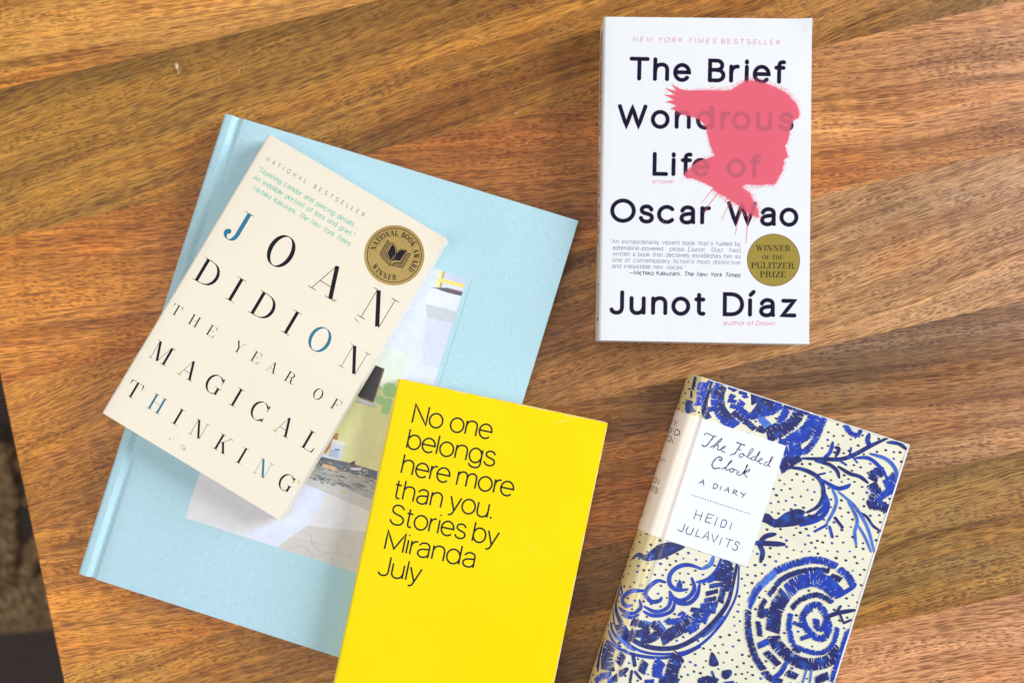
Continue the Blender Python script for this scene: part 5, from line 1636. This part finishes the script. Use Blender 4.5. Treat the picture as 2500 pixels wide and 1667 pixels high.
    pen(w, [(652, 535), (625, 550), (632, 575), (660, 574), (672, 550), (654, 536), (685, 552), (712, 562)]); pen(w, [(742, 575), (715, 580), (705, 598), (730, 612), (766, 604), (800, 552), (832, 500), (820, 506), (796, 570), (782, 600)])
    pen(w, [(790, 590), (830, 552), (854, 550), (845, 570), (802, 582), (806, 618), (826, 638)])
    w = 7
    for c in ([(265, 710), (320, 668), (322, 728)], [(285, 696), (322, 700)], [(430, 765), (443, 712)], [(525, 738), (512, 785)], [(560, 800), (608, 755), (610, 815)], [(580, 785), (612, 790)], [(655, 832), (672, 785)],
              [(668, 812), (707, 848)], [(812, 820), (785, 848), (768, 870)], [(240, 1018), (210, 1120)], [(308, 1040), (280, 1135)], [(228, 1065), (298, 1090)], [(445, 1082), (372, 1060), (340, 1150), (397, 1170)],
              [(358, 1105), (415, 1115)], [(482, 1102), (448, 1195)], [(540, 1128), (515, 1210)], [(650, 1165), (622, 1243)], [(258, 1238), (228, 1318), (276, 1330)], [(300, 1350), (378, 1265), (372, 1365)], [(322, 1322), (375, 1330)],
              [(422, 1298), (435, 1388), (492, 1310)], [(535, 1335), (505, 1418)], [(582, 1348), (658, 1368)], [(625, 1362), (592, 1445)]):
        pen(w, c, False)
    for c in ([(443, 712), (475, 722), (482, 745), (460, 768), (430, 767)], [(672, 785), (706, 794), (706, 808), (668, 812)], [(752, 806), (766, 834), (788, 838)], [(540, 1128), (580, 1140), (586, 1172), (558, 1216), (517, 1211)],
              [(105, 1178), (84, 1245), (62, 1268), (25, 1242)], [(145, 1205), (118, 1262), (128, 1292), (165, 1302), (185, 1280), (206, 1228)], [(735, 1418), (728, 1390), (700, 1385), (686, 1408), (714, 1440), (702, 1478), (672, 1482), (656, 1460)]):
        pen(w, c)
    for i in range(23):
        f = i / 22
        x, y = 192 + 658 * f, 845 + 215 * f
        pen(7, [(x - 3, y - 4), (x + 3, y + 4)], False)
    # lettering across the back of the spine
    sm = bk.s[NMID] - 0.2
    def sp_line(t, px, wid, cap_):
        y = bk.px((1500 + px[0] / 5.228, 1000 + px[1] / 5.228))[1]
        line_of(Hn, t, (sm - wid / 2, y), (sm + wid / 2, y), cap_, SANS, Pen(16, cap='round'), mm=True, squeeze=(0.5, 1.4), sp=22)
    sp_line('THE', (795, 212), 18.5, 3.8); sp_line('FOLDED', (805, 335), 26, 3.9); sp_line('CLOCK', (755, 432), 21.5, 3.8); sp_line('A DIARY', (662, 686), 18, 2.2)
    sp_line('HEIDI', (575, 958), 18.5, 3.5); sp_line('JULAVITS', (572, 1082), 21, 3.6)
    ya = bk.px((1500 + 400 / 5.228, 1000 + 1280 / 5.228))[1]
    Hn.ribbon(smooth([(sm, ya + 6), (sm, ya - 4), (sm + 2.4, ya - 4.6), (sm + 3.2, ya - 1)]), 0.35, 'round'); Hn.ribbon([(sm - 2, ya + 3), (sm + 2, ya + 3)], 0.3)
    Hn.done('label_lettering', flat_ink('violet_pen_ink', lin((58, 38, 92)), 0.4, 0.3, 0.08), bk.front)
    # rubbed white edge of the laminated jacket
    R = Ink(bk, 0.37)
    y = -CH / 2 + 0.3
    while y < CH / 2 - 1:
        L = rnd.uniform(3, 9)
        R.ribbon([(bk.s[-1] - 0.45, y), (bk.s[-1] - 0.45, min(CH / 2 - 0.2, y + L))], rnd.uniform(0.7, 1.0)); y += L
    s = bk.s[-14]
    while s < bk.s[-1] - 0.5:
        L = rnd.uniform(2, 6)
        R.ribbon([(s, CH / 2 - 0.3), (min(bk.s[-1], s + L), CH / 2 - 0.3)], rnd.uniform(0.25, 0.7)); s += L
    R.done('rubbed_edge', flat_ink('rubbed_jacket', lin((236, 240, 250)), 0.4, 0.4, 0.0), bk.front)
clock_print()
